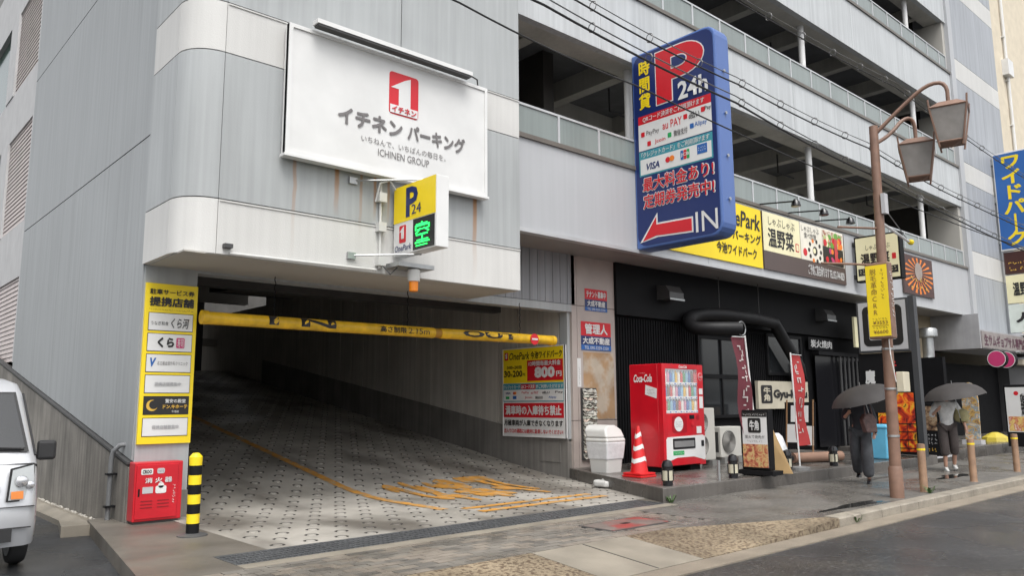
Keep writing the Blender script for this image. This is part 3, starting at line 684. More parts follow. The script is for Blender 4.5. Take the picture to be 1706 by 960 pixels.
f.rect(.07,.36,.93,.485,teal,2); f.text("「クレジットカード」をご利用頂けます",.1,.452,.9,.48,white,3,.01,.15); f.rect(.085,.367,.915,.445,white,3)
f.text("VISA",.16,.385,.32,.42,navy,4,.03,.25); f.disc(.42,.41,.055,red,4); f.disc(.47,.412,.055,orange_ink,5)
for k, mt in enumerate((blue,red,green_ink)): f.rrect(.57+k*.035,.39,.602+k*.035,.435,.015,mt,4,"logo")
f.text("JCB",.575,.402,.67,.422,white,5,.02); f.rect(.76,.395,.87,.44,blue,4,"logo"); f.marks(.77,.405,.86,.43,white,5,2,4)
for s, v0, v1 in (("最大料金あり!",.28,.35),("定期券発売中!",.195,.265)): f.text(s,.1,v0-.004,.94,v1+.004,white,2,.045); f.text(s,.11,v0,.93,v1,red,4,.014)
f.poly([(.05,.03),(.27,.165),(.27,.115),(.68,.11),(.68,.035),(.27,.045)],white,2,"arrow"); f.poly([(.085,.036),(.255,.145),(.255,.107),(.665,.102),(.665,.043),(.25,.053)],red,3,"arrow")
f.text("IN",.71,.03,.95,.125,white,3,.0)
for z in (4.7,7.7): box("wall_bracket", galv, X0+.1,X0+.3,9.42,9.5,z,z+.18, t)
for z in (7.4,6.6,5.8,5.0): MB().lathe([(.03,-.02),(.03,.0)], (X0+.22,7.545,z), 'y', 8).build("bolt", galv, t)
# yellow car park banner + shabu banners on the band
t, f = board("yellow_banner", "yellow car park banner on the facade half hidden by the navy sign", "banner", (12.6,9.47,4.47), PX, 3.75, 1.38, .02, yellow)
f.text("OnePark",.55,.62,.985,.9,black_ink,2,.02,.15); f.text("イチネンパーキング",.42,.38,.985,.55,black_ink,2,.02); f.text("今池ワイドパーク",.5,.12,.93,.3,black_ink,2,.02)
t, f = board("restaurant_banner", "cream facade sign with brush lettering and a round red stamp", "sign", (16.4,9.46,4.47), PX, 4.1, 1.38, .04, brown_board)
f.rect(0,.32,.42,1,cream,1); f.text("しゃぶしゃぶ",.06,.78,.36,.93,black_ink,2,0.); f.text("温野菜",.05,.4,.34,.74,black_ink,2,.02); f.rrect(.36,.42,.40,.57,.03,red,2,"stamp"); f.rrect(.367,.44,.393,.55,.02,cream,3,"stamp")
f.rect(.425,.32,.985,1,M("off_white_print", (.74,.7,.6), .45),1); f.text("しゃぶしゃぶ\n食べ放題",.44,.72,.66,.95,black_ink,2,.0); f.disc(.475,.46,.1,red,2)
for k in range(10):
    a = 2*math.pi*k/10; f.disc(.6+.075*math.cos(a),.52+.19*math.sin(a),.055,black_ink if k not in (3,7) else orange_ink,2,"dish",12)
f.disc(.6,.52,.12,black_ink,2,"dish"); f.disc(.59,.52,.07,cream,3,"dish")
f.rect(.7,.33,.97,.97,M("food_backdrop", (.6,.55,.45), .5, col2=(.3,.1,.05), c2scale=9),2,"photo_print")
rf = random.Random(4)
for k in range(26):
    f.disc(rf.uniform(.72,.95),rf.uniform(.68,.92),rf.uniform(.05,.11),(flat("print_leaf", (.12,.3,.04)),flat("print_pale_leaf", (.45,.5,.2)),red,orange_ink,cream)[k % 5],3+.05*k,"food_print",9)
f.rect(.7,.33,.97,.66,black_ink,4.5,"food_print")
for k in range(9): f.disc(rf.uniform(.74,.94),rf.uniform(.38,.6),rf.uniform(.05,.09),(red,pink,orange_ink)[k % 3],5+.05*k,"food_print",9)
f.rect(.85,.4,.89,.85,flat("print_meat", (.5,.05,.06)),6,"food_print")
f.text("ご予約ご宴会承ります TEL.052-744-0829",.5,.06,.97,.26,white,2,.01)
# spot lamps on arms above the banner
for k, xs in enumerate((16.2,17.5,18.85)):
    s = thing("spot_lamp", ("left","middle","right")[k]+" of three black spot lamps on arms over the cream banner", "lamp", (xs,8.5,5.8), "spot lamps over the banner")
    MB().tube([(xs+.15,9.5,6.0),(xs,8.55,5.86)], .018, 6).build("arm", black_paint, s)
    MB().lathe([(.04,.1),(.09,.03),(.11,-.06),(.1,-.07)], (xs,8.5,5.8), seg=14).build("lamp_head", black_gloss, s, smooth=True); box("yoke", black_paint, xs-.12,xs+.12,8.48,8.52,5.83,5.85, s)
# column notices
t, f = board("tenant_notice", "upper small red and blue notice on the granite column", "notice", (11.37,10.494,3.22), PX, .66, .44, .01, white)
f.rect(0,.52,1,1,red,1); f.rect(0,0,1,.52,navy,1); f.rect(0,0,1,.16,blue,2); f.text("テナント募集中",.06,.6,.94,.92,white,2,.03); f.text("大成不動産",.1,.2,.9,.48,white,2,.03); f.text("TEL 090-3259-3350",.1,.03,.9,.13,white,3,.0)
t, f = board("manager_notice", "larger red and blue notice lower on the granite column", "notice", (11.24,10.492,2.44), PX, .88, .56, .01, white)
f.rect(0,.5,1,1,red,1); f.rect(0,0,1,.5,navy,1); f.rect(0,0,1,.18,blue,2); f.text("管理人",.12,.56,.88,.94,white,2,.03); f.text("大成不動産",.05,.21,.95,.46,white,2,.03); f.text("TEL 090-3259-3350",.1,.03,.9,.14,white,3,.0)
t, f = board("leaflet_rack", "narrow wall rack stuffed with crumpled leaflets on the granite column", "leaflet rack", (11.2,10.46,.34), PX, .42, 1.36, .03, dark_steel)
lm = [M("leaflet_%d" % k, c, .6, var=.3, vscale=14, col2=(.3,.28,.24), c2scale=9) for k, c in enumerate(((.5,.48,.42),(.42,.42,.38),(.5,.4,.33),(.35,.36,.3)))]
for k in range(26):
    z = .36+k*.05; m = MB(); n_ = 6; vs = []
    for j in range(n_+1):
        xx = 11.22+.38*j/n_; a = random.uniform(.0,.05); vs += [(xx,10.45-a,z+random.uniform(-.01,.03)),(xx,10.47-a*.3,z+.075+random.uniform(-.02,.02))]
    m.add(vs, [(2*j,2*j+2,2*j+3,2*j+1) for j in range(n_)]); m.build("leaflet", lm[k % 4], t)
t, f = board("vertical_plate", "thin white vertical name plate on the column edge", "plate", (11.13,10.494,1.72), PX, .1, .55, .006, white); f.marks(.2,.05,.8,.7,grey_ink,2,9,1)
# price board on the inner wall
t, f = board("price_board", "yellow and white parking price board on the ramp wall by the column", "price board", (10.86,12.37,.75), NX, 1.79, 1.78, .03, white)
border(f, white_al, .02, out=.008)
f.rect(.0,.6,1,1,yellow,1); one_logo(f,.04,.865,.1,.955,2,False); f.text("OnePark",.12,.865,.46,.95,black_ink,2,.01,.2); f.text("今池ワイドパーク",.48,.865,.97,.95,black_ink,2,.015)
f.text("0:00~24:00",.08,.76,.33,.8,black_ink,2,.02); f.text("30",.03,.67,.14,.745,black_ink,2,.03); f.text("分",.145,.68,.175,.71,black_ink,2,.01); f.text("200",.18,.67,.34,.745,black_ink,2,.03); f.text("円",.35,.68,.385,.71,black_ink,2,.01)
f.rect(.42,.62,.98,.85,red,2); f.text("12時間毎最大料金",.45,.785,.95,.84,white,3,.02); f.text("800",.54,.65,.86,.775,white,3,.06); f.text("円",.88,.66,.96,.72,white,3,.03)
f.rect(0,.39,1,.595,teal,1); f.text("クレジットカード",.02,.535,.3,.58,white,2,.01); f.rect(.31,.53,.55,.585,red,2); f.text("QRコード決済",.32,.535,.54,.58,white,3,.01); f.text("がご利用いただけます",.56,.535,.98,.58,white,2,.01)
f.rect(.02,.4,.98,.525,white,2); f.text("VISA",.06,.475,.14,.5,navy,3,.03,.2); f.disc(.2,.487,.03,red,3); f.disc(.225,.487,.03,orange_ink,4); f.rect(.06,.42,.12,.45,green_ink,3,"logo"); f.rect(.18,.42,.24,.455,blue,3,"logo")
for s, u0, v0, mt in (("PayPay",.33,.475,red),("au PAY",.48,.475,red),("d払い",.66,.475,black_ink),("Pay",.86,.475,black_ink),("Jcoin",.38,.42,red),("微信支付",.55,.42,grey_ink),("Alipay",.76,.42,blue)): f.text(s,u0,v0,u0+.12,v0+.03,mt,3,.01)
f.rect(.02,.215,.98,.375,red,1); f.text("満車時の入庫待ち禁止",.05,.24,.95,.35,white,2,.03); f.text("月極車両が入庫できなくなります",.03,.12,.97,.19,black_ink,2,.02); f.text("出入り口の通路には絶対に駐車しないでください!",.03,.04,.97,.09,red,2,.01)
# partner shop sign on the left pier
t, f = board("partner_shop_sign", "tall yellow sign with six white and black shop panels on the entrance pier", "sign", (3.17,10.46,.94), PX, .65, 2.03, .04, yellow)
f.text("駐車サービス券",.07,.93,.93,.965,black_ink,2,.02); f.text("提携店舗",.07,.855,.93,.915,black_ink,2,.035); f.marks(.07,.828,.93,.842,black_ink,2,1,26)
vs = [.70,.57,.44,.31,.178,.045]
for k, v in enumerate(vs):
    bk = k == 4; f.rect(.07,v,.93,v+.115,black_ink,1,"shop_panel_edge"); f.rect(.08,v+.004,.92,v+.111,black_ink if bk else white,2,"shop_panel")
f.text("うなぎ和食",.12,.735,.45,.76,black_ink,3); f.text("くら河",.5,.72,.85,.785,black_ink,3,.01,.15); f.text("くら",.26,.595,.58,.66,black_ink,3,.05); f.rrect(.62,.595,.78,.66,.015,pink,3,"stamp"); f.text("寿司",.64,.6,.76,.655,white,4)
f.text("V",.14,.475,.26,.53,blue,3,.05,.2); f.text("名古屋血管外科クリニック",.28,.485,.86,.51,grey_ink,3); f.text("提携店舗募集中",.25,.355,.75,.38,pale_grey,3,.01); f.text("提携店舗募集中",.25,.09,.75,.115,pale_grey,3,.01)
f.disc(.23,.235,.07,gold,3,"emblem"); f.disc(.26,.24,.055,black_ink,4,"emblem"); f.text("驚安の殿堂",.47,.25,.86,.275,white,3,.02); f.text("ドン.キホーテ",.43,.215,.9,.24,gold,3,.03); f.text("今池店",.6,.19,.74,.205,white,3)
# height limit bar
t = thing("height_bar", "yellow height limit pipe hanging on chains across the ramp entrance", "height bar", (7.0,10.3,2.47))
MB().tube([(3.84,10.3,2.55),(7.55,10.3,2.55)], .085, 20).build("pipe", yellow_d, t, smooth=True); MB().tube([(7.68,10.3,2.55),(10.25,10.3,2.56)], .085, 20).build("pipe", yellow_d, t, smooth=True)
MB().tube([(7.5,10.3,2.55),(7.72,10.3,2.55)], .075, 16).build("coupling", M("dark_yellow", (.4,.2,.02), .5), t, smooth=True)
for a, b in ((3.82,3.9),(10.2,10.3)): MB().tube([(a,10.3,2.555),(b,10.3,2.555)], .093, 20).build("end_cap", yellow_d, t, smooth=True)
def wrap(s, x0, x1, za, zb, bold=.03, mat=black_ink):
    me = text_mesh(s, bold); xs = [v.co.x for v in me.vertices]; ys = [v.co.y for v in me.vertices]; off = wloc(t)
    bm = bmesh.new(); bm.from_mesh(me); bmesh.ops.subdivide_edges(bm, edges=bm.edges, cuts=2); bm.to_mesh(me); bm.free()
    for v in me.vertices:
        a = (v.co.x-min(xs))/(max(xs)-min(xs)); b = (v.co.y-min(ys))/(max(ys)-min(ys)); an = za+(zb-za)*b
        rr = .0885+v.co.z; v.co = Vector((x0+(x1-x0)*a, 10.3-rr*math.cos(an), 2.55+rr*math.sin(an)))-off
    me.materials.clear(); me.materials.append(mat); o = bpy.data.objects.new("lettering", me); COL.objects.link(o); o.parent = t
wrap("I",4.72,4.86,-.5,1.1,.05); wrap("N",5.2,5.75,-.5,1.1,.04); wrap("高さ制限",6.5,6.98,-.5,.6,.02); wrap("2.15m",7.02,7.42,-.5,.6,.0); wrap("OUT",8.1,9.35,-.4,1.,.04)
MB().lathe([(.1,-.0),(.1,.008)], (9.72,10.2,2.55), 'y', 20).build("no_entry_disc", red, t); box("no_entry_bar", white, 9.65,9.79,10.192,10.2,2.535,2.565, t)
for xc in (4.82,7.05,9.45):
    m = MB()
    for k in range(9):
        z = 2.64+k*.06
        m.tube([(xc,10.3,z),(xc+.012*(k % 2),10.3+.012*((k+1) % 2),z+.035),(xc,10.3,z+.07)], .007, 5)
    m.build("chain", black_paint, t)
# red fire extinguisher cabinet
t = thing("extinguisher_cabinet", "red metal fire extinguisher cabinet standing against the entrance pier", "cabinet", (3.4,10.38,0))
fr = M("cabinet_red", (.5,.008,.018), .35, var=.08, vscale=5)
MB().box(3.11,3.68,10.27,10.49,.03,.73).build("body", fr, t, bevel=.012); MB().box(3.13,3.62,10.255,10.27,.06,.70).build("door", fr, t, bevel=.005)
box("feet", dark_steel, 3.13,3.66,10.3,10.47,.0,.03, t)
f = Face(t, (3.13,10.255,.06), PX, (0,0,1), .49, .64)
f.text("消 火 器",.2,.66,.85,.76,white,1,.02); f.rrect(.1,.82,.38,.93,.015,white,1,"sticker"); f.text("CROO",.13,.84,.35,.91,black_ink,2,.04); f.rrect(.48,.83,.66,.93,.02,pale_grey,1,"sticker"); f.marks(.5,.85,.64,.91,black_ink,2,1,4)
f.rect(.15,.47,.4,.59,pale_grey,1,"sticker"); f.rrect(.46,.46,.72,.6,.02,white,1,"sticker"); f.disc(.59,.61,.035,white,1,"sticker"); f.marks(.87,.25,.96,.62,white,1,7,1)
for k in range(3):
    for u in (.12,.52):
        f.rect(u,.2+.06*k,u+.28,.215+.06*k,M("cabinet_red_slot", (.2,.003,.008), .5),1,"louvre")
f.rect(.05,.42,.09,.56,black_paint,1,"handle_recess")
# black and yellow post
t = thing("striped_post", "black and yellow striped post at the left of the ramp mouth", "bollard", (3.36,9.0,0))
MB().lathe([(.16,0),(.16,.012),(.1,.03)], (3.36,9.0,0), seg=20).build("base_plate", M("post_base_steel", (.12,.12,.12), .45, metal=.4), t, smooth=True)
for k in range(8):
    last = k == 7; pr = [(.068,.03+k*.104),(.068,.03+(k+1)*.104-.002)] if not last else [(.068,.758),(.07,.84),(.07,.85),(.035,.89),(.0,.895)]
    MB().lathe(pr, (3.36,9.0,0), seg=20).build("band", yellow if k % 2 else black_paint, t, smooth=True)
# ============================================================ vending machine
t = thing("vending_machine", "red drinks vending machine with lit sample window on the platform", "vending machine", (11.9,8.95,.2))
VX0, VX1, VY0, VY1, VZ0, VZ1 = 11.3, 12.53, 8.62, 9.36, .29, 2.1
m = MB().box(VX0,VX1,VY0+.1,VY1,VZ0,VZ1)
m.build("cabinet", vend_red, t, bevel=.015)
# door frame around the display opening
for nm, a, b, z0, z1 in (("door_frame",VX0,VX0+.1,VZ0,VZ1),("door_frame",VX1-.18,VX1,VZ0,VZ1),("door_frame",VX0+.1,VX1-.18,2.01,VZ1),("door_frame",VX0+.1,VX1-.18,VZ0+.02,1.22)): MB().box(a,b,VY0,VY0+.1,z0,z1).build(nm, vend_red, t, bevel=.006)
box("display_back", M("display_white", (.45,.55,.6), .5, emit=(.75,.9,1.), estr=.12), VX0+.1,VX1-.18,VY0+.092,VY0+.099,1.22,2.01, t)
cans = [flat("can_%d" % k, c, .3) for k, c in enumerate(((.5,.03,.03),(.6,.35,.02),(.03,.12,.35),(.05,.25,.1),(.65,.65,.62),(.1,.05,.03),(.2,.4,.55),(.5,.2,.3)))]
canme = [MB().lathe([(.028,0),(.032,.01),(.032,.15),(.014,.19),(.014,.215)], (0,0,0), seg=10).build("x", c, None, smooth=True) for c in cans]
for r_, z in enumerate((1.27,1.52,1.77)):
    box("shelf", white, VX0+.1,VX1-.18,VY0+.012,VY0+.09,z-.045,z-.0, t)
    for k in range(12):
        o = bpy.data.objects.new("sample_drink", canme[(k*3+r_*2+(k//3)) % 8].data); COL.objects.link(o); o.parent = t
        o.location = Vector((VX0+.15+k*.08, VY0+.055, z))-wloc(t)
    for k in range(12):
        MB().box(VX0+.125+k*.08,VX0+.17+k*.08,VY0+.006,VY0+.012,z-.036,z-.014).build("select_button", blue if k % 2 else pale_grey, t)
for o in canme: bpy.data.objects.remove(o)
box("display_glass", clear_glass, VX0+.1,VX1-.18,VY0+.001,VY0+.005,1.22,2.01, t)
f = Face(t, (VX0,VY0,VZ0), PX, (0,0,1), VX1-VX0, VZ1-VZ0)
f.text("Coca-Cola",.4,.96,.6,.99,white,1,.03,.3); f.disc(.93,.88,.07,white,1); f.disc(.93,.88,.062,red,2); f.text("Coca-Cola",.885,.87,.975,.89,white,3,.02,.3)
for v in (.62,.7,.56): f.rrect(.885,v,.975,v+.06,.01,white,1,"sticker")
f.poly([(.05,.045),(.12,.06),(.3,.085),(.7,.085),(.88,.06),(.97,.045),(.99,.06),(.99,.28),(.93,.295),(.08,.285),(.05,.26)],white,1,"lower_panel")
f.rrect(.2,.165,.74,.27,.02,black_gloss,2,"delivery_flap"); f.rect(.23,.185,.71,.245,M("flap_grey", (.2,.2,.2), .2),3,"flap_plate"); f.rect(.2,.11,.46,.15,green_ink,2,"sticker"); f.marks(.22,.117,.44,.143,white,3,1,6)
f.rrect(.2,.325,.55,.49,.04,M("vending_dark_red", (.33,.004,.012), .3),1,"advert_panel"); f.disc(.35,.408,.13,white,2,"speech_bubble"); f.marks(.27,.375,.43,.44,grey_ink,3,3,6)
f.rrect(.62,.455,.74,.495,.01,black_gloss,1,"coin_display"); f.disc(.83,.47,.05,M("vending_dark_red"),1,"coin_slot"); f.rrect(.79,.31,.91,.38,.01,white,1,"sticker"); f.rrect(.89,.18,.96,.24,.02,black_gloss,2,"coin_return"); f.disc(.69,.41,.045,red,2,"button")
f2 = Face(t, (VX0,VY1,VZ0), NX, (0,0,1), VY1-VY0, VZ1-VZ0)
f2.text("Coca-Cola",.14,.82,.7,.9,white,1,.03,.3); f2.marks(.3,.905,.5,.92,white,1,1,6); f2.poly([(.48,.7),(.82,.66),(.84,.755),(.5,.795)],white,1,"placard"); f2.marks(.54,.7,.78,.76,grey_ink,2,2,7)
for xx in (VX0+.05,VX1-.35): box("foot", black_paint, xx,xx+.3,VY0+.1,VY1-.05,.2,.29, t)
# bin, cones
t = thing("litter_bin", "grey plastic litter bin with swing lid and clear bag beside the column", "bin", (10.82,9.55,.1))
def tap(m, cx, cy, z0, z1, a0, a1): m.add([(cx+s*a,cy+q*a,z) for z, a in ((z0,a0),(z1,a1)) for s, q in ((-1,-1),(1,-1),(1,1),(-1,1))], [(0,3,2,1),(4,5,6,7),(0,1,5,4),(1,2,6,5),(2,3,7,6),(3,0,4,7)]); return m
tap(MB(),10.82,9.55,.12,.74,.19,.24).build("body", plastic_w, t, bevel=.03); 
m = MB(); tap(m,10.82,9.55,.72,.8,.26,.25); m.prism([(10.57,9.3,.8),(11.07,9.3,.8),(11.04,9.36,.94),(10.92,9.4,1.02),(10.72,9.4,1.02),(10.6,9.36,.94)], (0,0,0), (0,.5,0)); m.build("lid", plastic_w, t, bevel=.03)
tap(MB(),10.82,9.55,.42,.73,.225,.255).build("liner_bag", plastic_bag, t, bevel=.02)
t = thing("sign_base_weight", "white plastic weight base lying by the litter bin", "weight", (10.35,9.05,.02))
MB().prism([(10.1,8.95,.02),(10.2,8.85,.02),(10.5,8.85,.02),(10.62,8.95,.02),(10.62,9.2,.02),(10.5,9.3,.02),(10.2,9.3,.02),(10.1,9.2,.02)], (0,0,0), (0,0,.1)).build("block", plastic_w, t, bevel=.03)
MB().lathe([(.14,.12),(.11,.17),(.05,.18)], (10.36,9.07,0), seg=14).build("socket", plastic_w, t, smooth=True)
for k, (cx, cy, lab) in enumerate(((10.45,8.5,"red and white traffic cone, topmost of the stack by the vending machine"),)):
    t = thing("traffic_cone", lab, "cone", (cx,cy,.2))
    MB().box(cx-.2,cx+.2,cy-.2,cy+.2,.2,.235).build("base", cone_red, t, bevel=.01); box("base", cone_red, cx-.19,cx+.19,cy-.19,cy+.19,.24,.275, t, bevel=.01)
    prof = lambda z: .15-(z-.275)*.165
    MB().lathe([(prof(.275),.275),(prof(1.0),1.0),(.02,1.03)], (cx,cy,0), seg=20).build("cone_body", cone_red, t, smooth=True)
    for z in (.42,.62,.82): 
        m = MB(); S = 20; vs = []
        for j in range(S+1):
            a = 2*math.pi*j/S; dz = .05*abs(((j+5) % 10)-5)/5.
            for zz in (z+dz,z+dz+.07): r_ = prof(zz)+.003; vs.append((cx+r_*math.cos(a),cy+r_*math.sin(a),zz))
        m.add(vs, [(2*j,2*j+2,2*j+3,2*j+1) for j in range(S)]); m.build("reflective_band", white, t)
# condensers
def condenser(label, x0, x1, y0, y1, z0, z1, fans):
    t = thing("air_conditioner", label, "air conditioner", ((x0+x1)/2,y0,.2)); ac = M("ac_ivory", (.5,.49,.45), .45, var=.06)
    MB().box(x0,x1,y0,y1,z0,z1).build("casing", ac, t, bevel=.015)
    n = len(fans)
    for u, v, r_ in fans:
        cx, cz = x0+u*(x1-x0), z0+v*(z1-z0); MB().lathe([(r_,-.012),(r_,0)], (cx,y0,cz), 'y', 24).build("fan_opening", dark_steel, t)
        for q in range(7):
            rr = r_*(q+1)/7.2; MB().tube([(cx+rr*math.cos(a*math.pi/10),y0-.02,cz+rr*math.sin(a*math.pi/10)) for a in range(21)], .004, 4, False).build("grille_ring", ac, t)
    box("side_vent", dark_steel, x0-.002,x0,y0+.05,y1-.05,z0+.1,z1-.1, t)
    for xx in (x0+.05,x1-.2): box("foot_block", M("foot_concrete", (.2,.2,.19), .8), xx,xx+.15,y0-.05,y1+.05,.2,z0, t)
condenser("tall ivory air conditioner unit behind the vending machine", 12.75,13.5,9.05,9.4,.3,1.3,[(.4,.72,.2),(.4,.28,.2)])
condenser("small low air conditioner unit right of the tall one", 13.75,14.5,9.1,9.4,.32,.92,[(.38,.5,.23)])
# window of the black restaurant
t = thing("restaurant_window", "black framed four-pane window in the black ribbed wall", "window", (15.95,10.5,1.1))
for a, b in ((15.15,15.98),(16.02,16.9)):
    for z0, z1 in ((1.12,1.95),(2.05,2.86)): box("pane", win_glass, a,b,10.5,10.51,z0,z1, t); box("blind", M("grey_blind", (.12,.12,.11), .7, var=.2), a+.02,b-.02,10.512,10.52,z0+.02,z1-.02, t)
for a, b, z0, z1 in ((15.08,15.15,1.05,2.93),(15.98,16.02,1.12,2.86),(16.9,16.97,1.05,2.93),(15.15,16.9,1.05,1.12),(15.15,16.9,2.86,2.93)): box("frame", black_paint, a,b,10.46,10.53,z0,z1, t)
box("mid_rail", black_paint, 15.15,16.9,10.463,10.528,1.955,2.045, t)
t = thing("dark_window", "small unlit window right of the exhaust duct on the black wall", "window", (18.9,10.5,2.0))
box("pane", win_glass, 18.1,19.7,10.48,10.5,2.15,3.05, t)
for a, b, z0, z1 in ((18.02,18.1,2.08,3.12),(19.7,19.78,2.08,3.12),(18.1,19.7,2.08,2.15),(18.1,19.7,3.05,3.12)): box("frame", black_paint, a,b,10.45,10.51,z0,z1, t)
# exhaust duct
duct = M("black_duct", (.012,.012,.013), .5, var=.2, spec=.25)
t = thing("exhaust_duct", "black round exhaust duct bending along the restaurant front", "duct", (16.5,10.1,3.2))
def bez(pts, n=5):
    out = []
    for i in range(len(pts)): out.append(Vector(pts[i]))
    for _ in range(2):
        q = [out[0]]
        for a, b in zip(out[:-1], out[1:]): q += [a*.75+b*.25, a*.25+b*.75]
        q.append(out[-1]); out = q
    return out
MB().tube(bez([(15.0,9.3,2.98),(14.6,9.6,2.98),(14.3,10.1,3.0),(14.5,10.3,3.3),(15.4,10.2,3.42),(17.0,10.15,3.4)]), .15, 16).build("duct_pipe", duct, t, smooth=True)
MB().tube([(17.0,10.15,3.4),(17.9,10.15,3.35),(18.15,10.15,3.1),(19.0,10.15,2.3),(19.2,10.2,2.05),(19.1,10.4,1.95)], .15, 16).build("duct_pipe", duct, t, smooth=True)
MB().tube([(15.0+.15*math.cos(a*math.pi/8),9.28,2.98+.15*math.sin(a*math.pi/8)) for a in range(17)], .014, 6, False).build("outlet_rim", galv, t, smooth=True)
for xx in (15.6,17.3): MB().tube([(xx,10.2,3.55),(xx,10.2,4.28)], .01, 5).build("hanger", dark_steel, t)
for k, xc in enumerate((13.6,20.6)):
    t = thing("wall_vent", ("left","right")[k]+" black hooded vent high on the restaurant wall", "vent", (xc,10.3,3.5))
    MB().prism([(xc,10.55,3.95),(xc,10.2,3.9),(xc,10.1,3.75),(xc,10.1,3.6),(xc,10.55,3.6)], (0,0,0), (.5,0,0)).build("hood", M("vent_hood", (.06,.06,.06), .35), t); box("drip_edge", galv, xc-.01,xc+.51,10.08,10.1,3.58,3.62, t)
# gyu-kaku board, lettering over the door
t, f = board("restaurant_name_board", "beige wall board with black raised restaurant name on the black wall", "sign", (17.35,10.36,1.24), PX, 2.45, .68, .08, M("board_beige", (.5,.46,.36), .6))
f.rrect(.05,.2,.26,.85,.05,black_ink,2,"emblem"); f.text("牛\n角",.09,.28,.22,.78,M("board_beige"),3,.03); f.text("Gyu-Kaku",.28,.3,.97,.7,black_ink,3,.05)
t = thing("door_lettering", "white raised characters over the restaurant entrance", "sign", (20.8,10.4,2.85)); Face(t,(20.2,10.42,2.86),PX,(0,0,1),1.2,.22).text("炭火焼肉",0,0,1,1,white,1,.02)
box("backing_strip", black_paint, 20.1,21.5,10.425,10.44,2.8,3.14, t)
# entrance door recess
t = thing("restaurant_door", "dark sliding restaurant entrance with lattice bars", "door", (21.9,10.4,.2))
box("panel", black_gloss, 20.4,23.1,10.42,10.44,.2,2.75, t)
for k in range(6): MB().tube([(21.6+k*.25,10.3,.2),(21.6+k*.25,10.3,2.75)], .035, 8).build("lattice_bar", dark_steel, t)
box("head_beam", black_paint, 20.3,23.2,10.25,10.42,2.66,2.76, t)
# pylon with big restaurant emblem and photo panel
t = thing("restaurant_pylon", "black entrance pylon with a white emblem box on top and a grill photo panel", "sign", (18.4,7.6,.2))
box("post", M("pylon_grey", (.05,.052,.056), .5), 18.32,18.5,6.98,7.1,.2,3.75, t); box("panel", black_paint, 18.32,18.5,7.1,8.3,.24,2.5, t); box("emblem_box", M("pylon_grey"), 18.28,18.55,7.1,8.25,2.52,3.72, t)
f = Face(t,(18.28,8.23,2.54),NX,(0,0,1),1.11,1.16); f.rect(.02,.02,.98,.98,pale_grey,1,"emblem_face"); f.rrect(.1,.1,.9,.9,.12,black_ink,2,"emblem"); f.rrect(.22,.22,.78,.78,.05,pale_grey,3,"emblem"); f.text("牛\n角",.3,.26,.7,.74,black_ink,4,.05)
f = Face(t,(18.32,8.28,.26),NX,(0,0,1),1.16,2.22)
f.rect(.3,.02,.99,.6,poster("grill_photo", [(.02,.01,.01),(.35,.02,.01),(.75,.08,.01),(.85,.45,.03),(.05,.01,.01)], 4),1,"photo_print"); f.rect(.05,.4,.5,.62,black_ink,2)
for k in range(4): f.rect(.35+k*.16,.02,.36+k*.16,.35,black_ink,3,"grill_line"); f.rect(.32,.05+k*.08,.99,.058+k*.08,black_ink,3,"grill_line")
f.text("魔\n法",.1,.55,.3,.84,white,3,.04); f.text("牛\n角",.52,.72,.72,.94,red,3,.04)
f = Face(t,(18.55,7.0,2.55),(0,1,0),(0,0,1),1.2,1.15); f.rect(.05,.05,.95,.95,white,1,"emblem_face"); f.marks(.3,.25,.7,.75,black_ink,2,1,1)
# projecting 温野菜 sign
t = thing("restaurant_box_sign", "cream projecting box sign with dark sides behind the street lamp pole", "sign", (21.1,8.8,4.6))
MB().box(21.0,21.25,8.22,9.42,4.58,5.82).build("cabinet", black_paint, t, bevel=.01); f = Face(t,(21.0,9.4,4.6),NX,(0,0,1),1.16,1.2); f.rect(.02,.02,.98,.98,cream,1,"face_panel"); f.text("しゃぶしゃぶ",.25,.68,.8,.8,black_ink,2); f.text("温野菜",.12,.36,.78,.62,black_ink,2,.03); f.rrect(.83,.42,.92,.55,.02,red,2,"stamp"); f.rect(.05,.12,.95,.28,black_ink,2); f.marks(.08,.15,.92,.26,cream,3,2,12)
for z in (4.7,5.6): box("wall_bracket", dark_steel, 21.05,21.2,9.42,9.5,z,z+.1, t)
t, f = board("door_sign", "cream sign with brush lettering low above the restaurant entrance", "sign", (21.75,9.9,2.9), PX, 1.3, .85, .06, cream)
f.text("しゃぶ",.3,.7,.8,.88,black_ink,2); f.text("温野菜",.15,.2,.9,.62,black_ink,2,.03)
t, f = board("photo_banner", "dark banner with an orange sunburst print at the right of the facade", "banner", (24.2,9.44,4.6), PX, 2.3, 1.22, .04, brown_board)
f.rect(.01,.01,.99,.99,M("banner_black", (.05,.012,.008), .4),1)
for k in range(20):
    a = 2*math.pi*k/20; b_ = a+.12; f.poly([(.5+.1*math.cos(a),.55+.15*math.sin(a)),(.5+.48*math.cos(a),.5+.46*math.sin(a)),(.5+.48*math.cos(b_),.5+.46*math.sin(b_))],orange_ink,2,"sunburst_ray")
f.disc(.5,.62,.28,M("print_grey", (.3,.25,.22), .5),3,"print_emblem"); f.marks(.2,.14,.8,.5,gold,4,2,4,7)
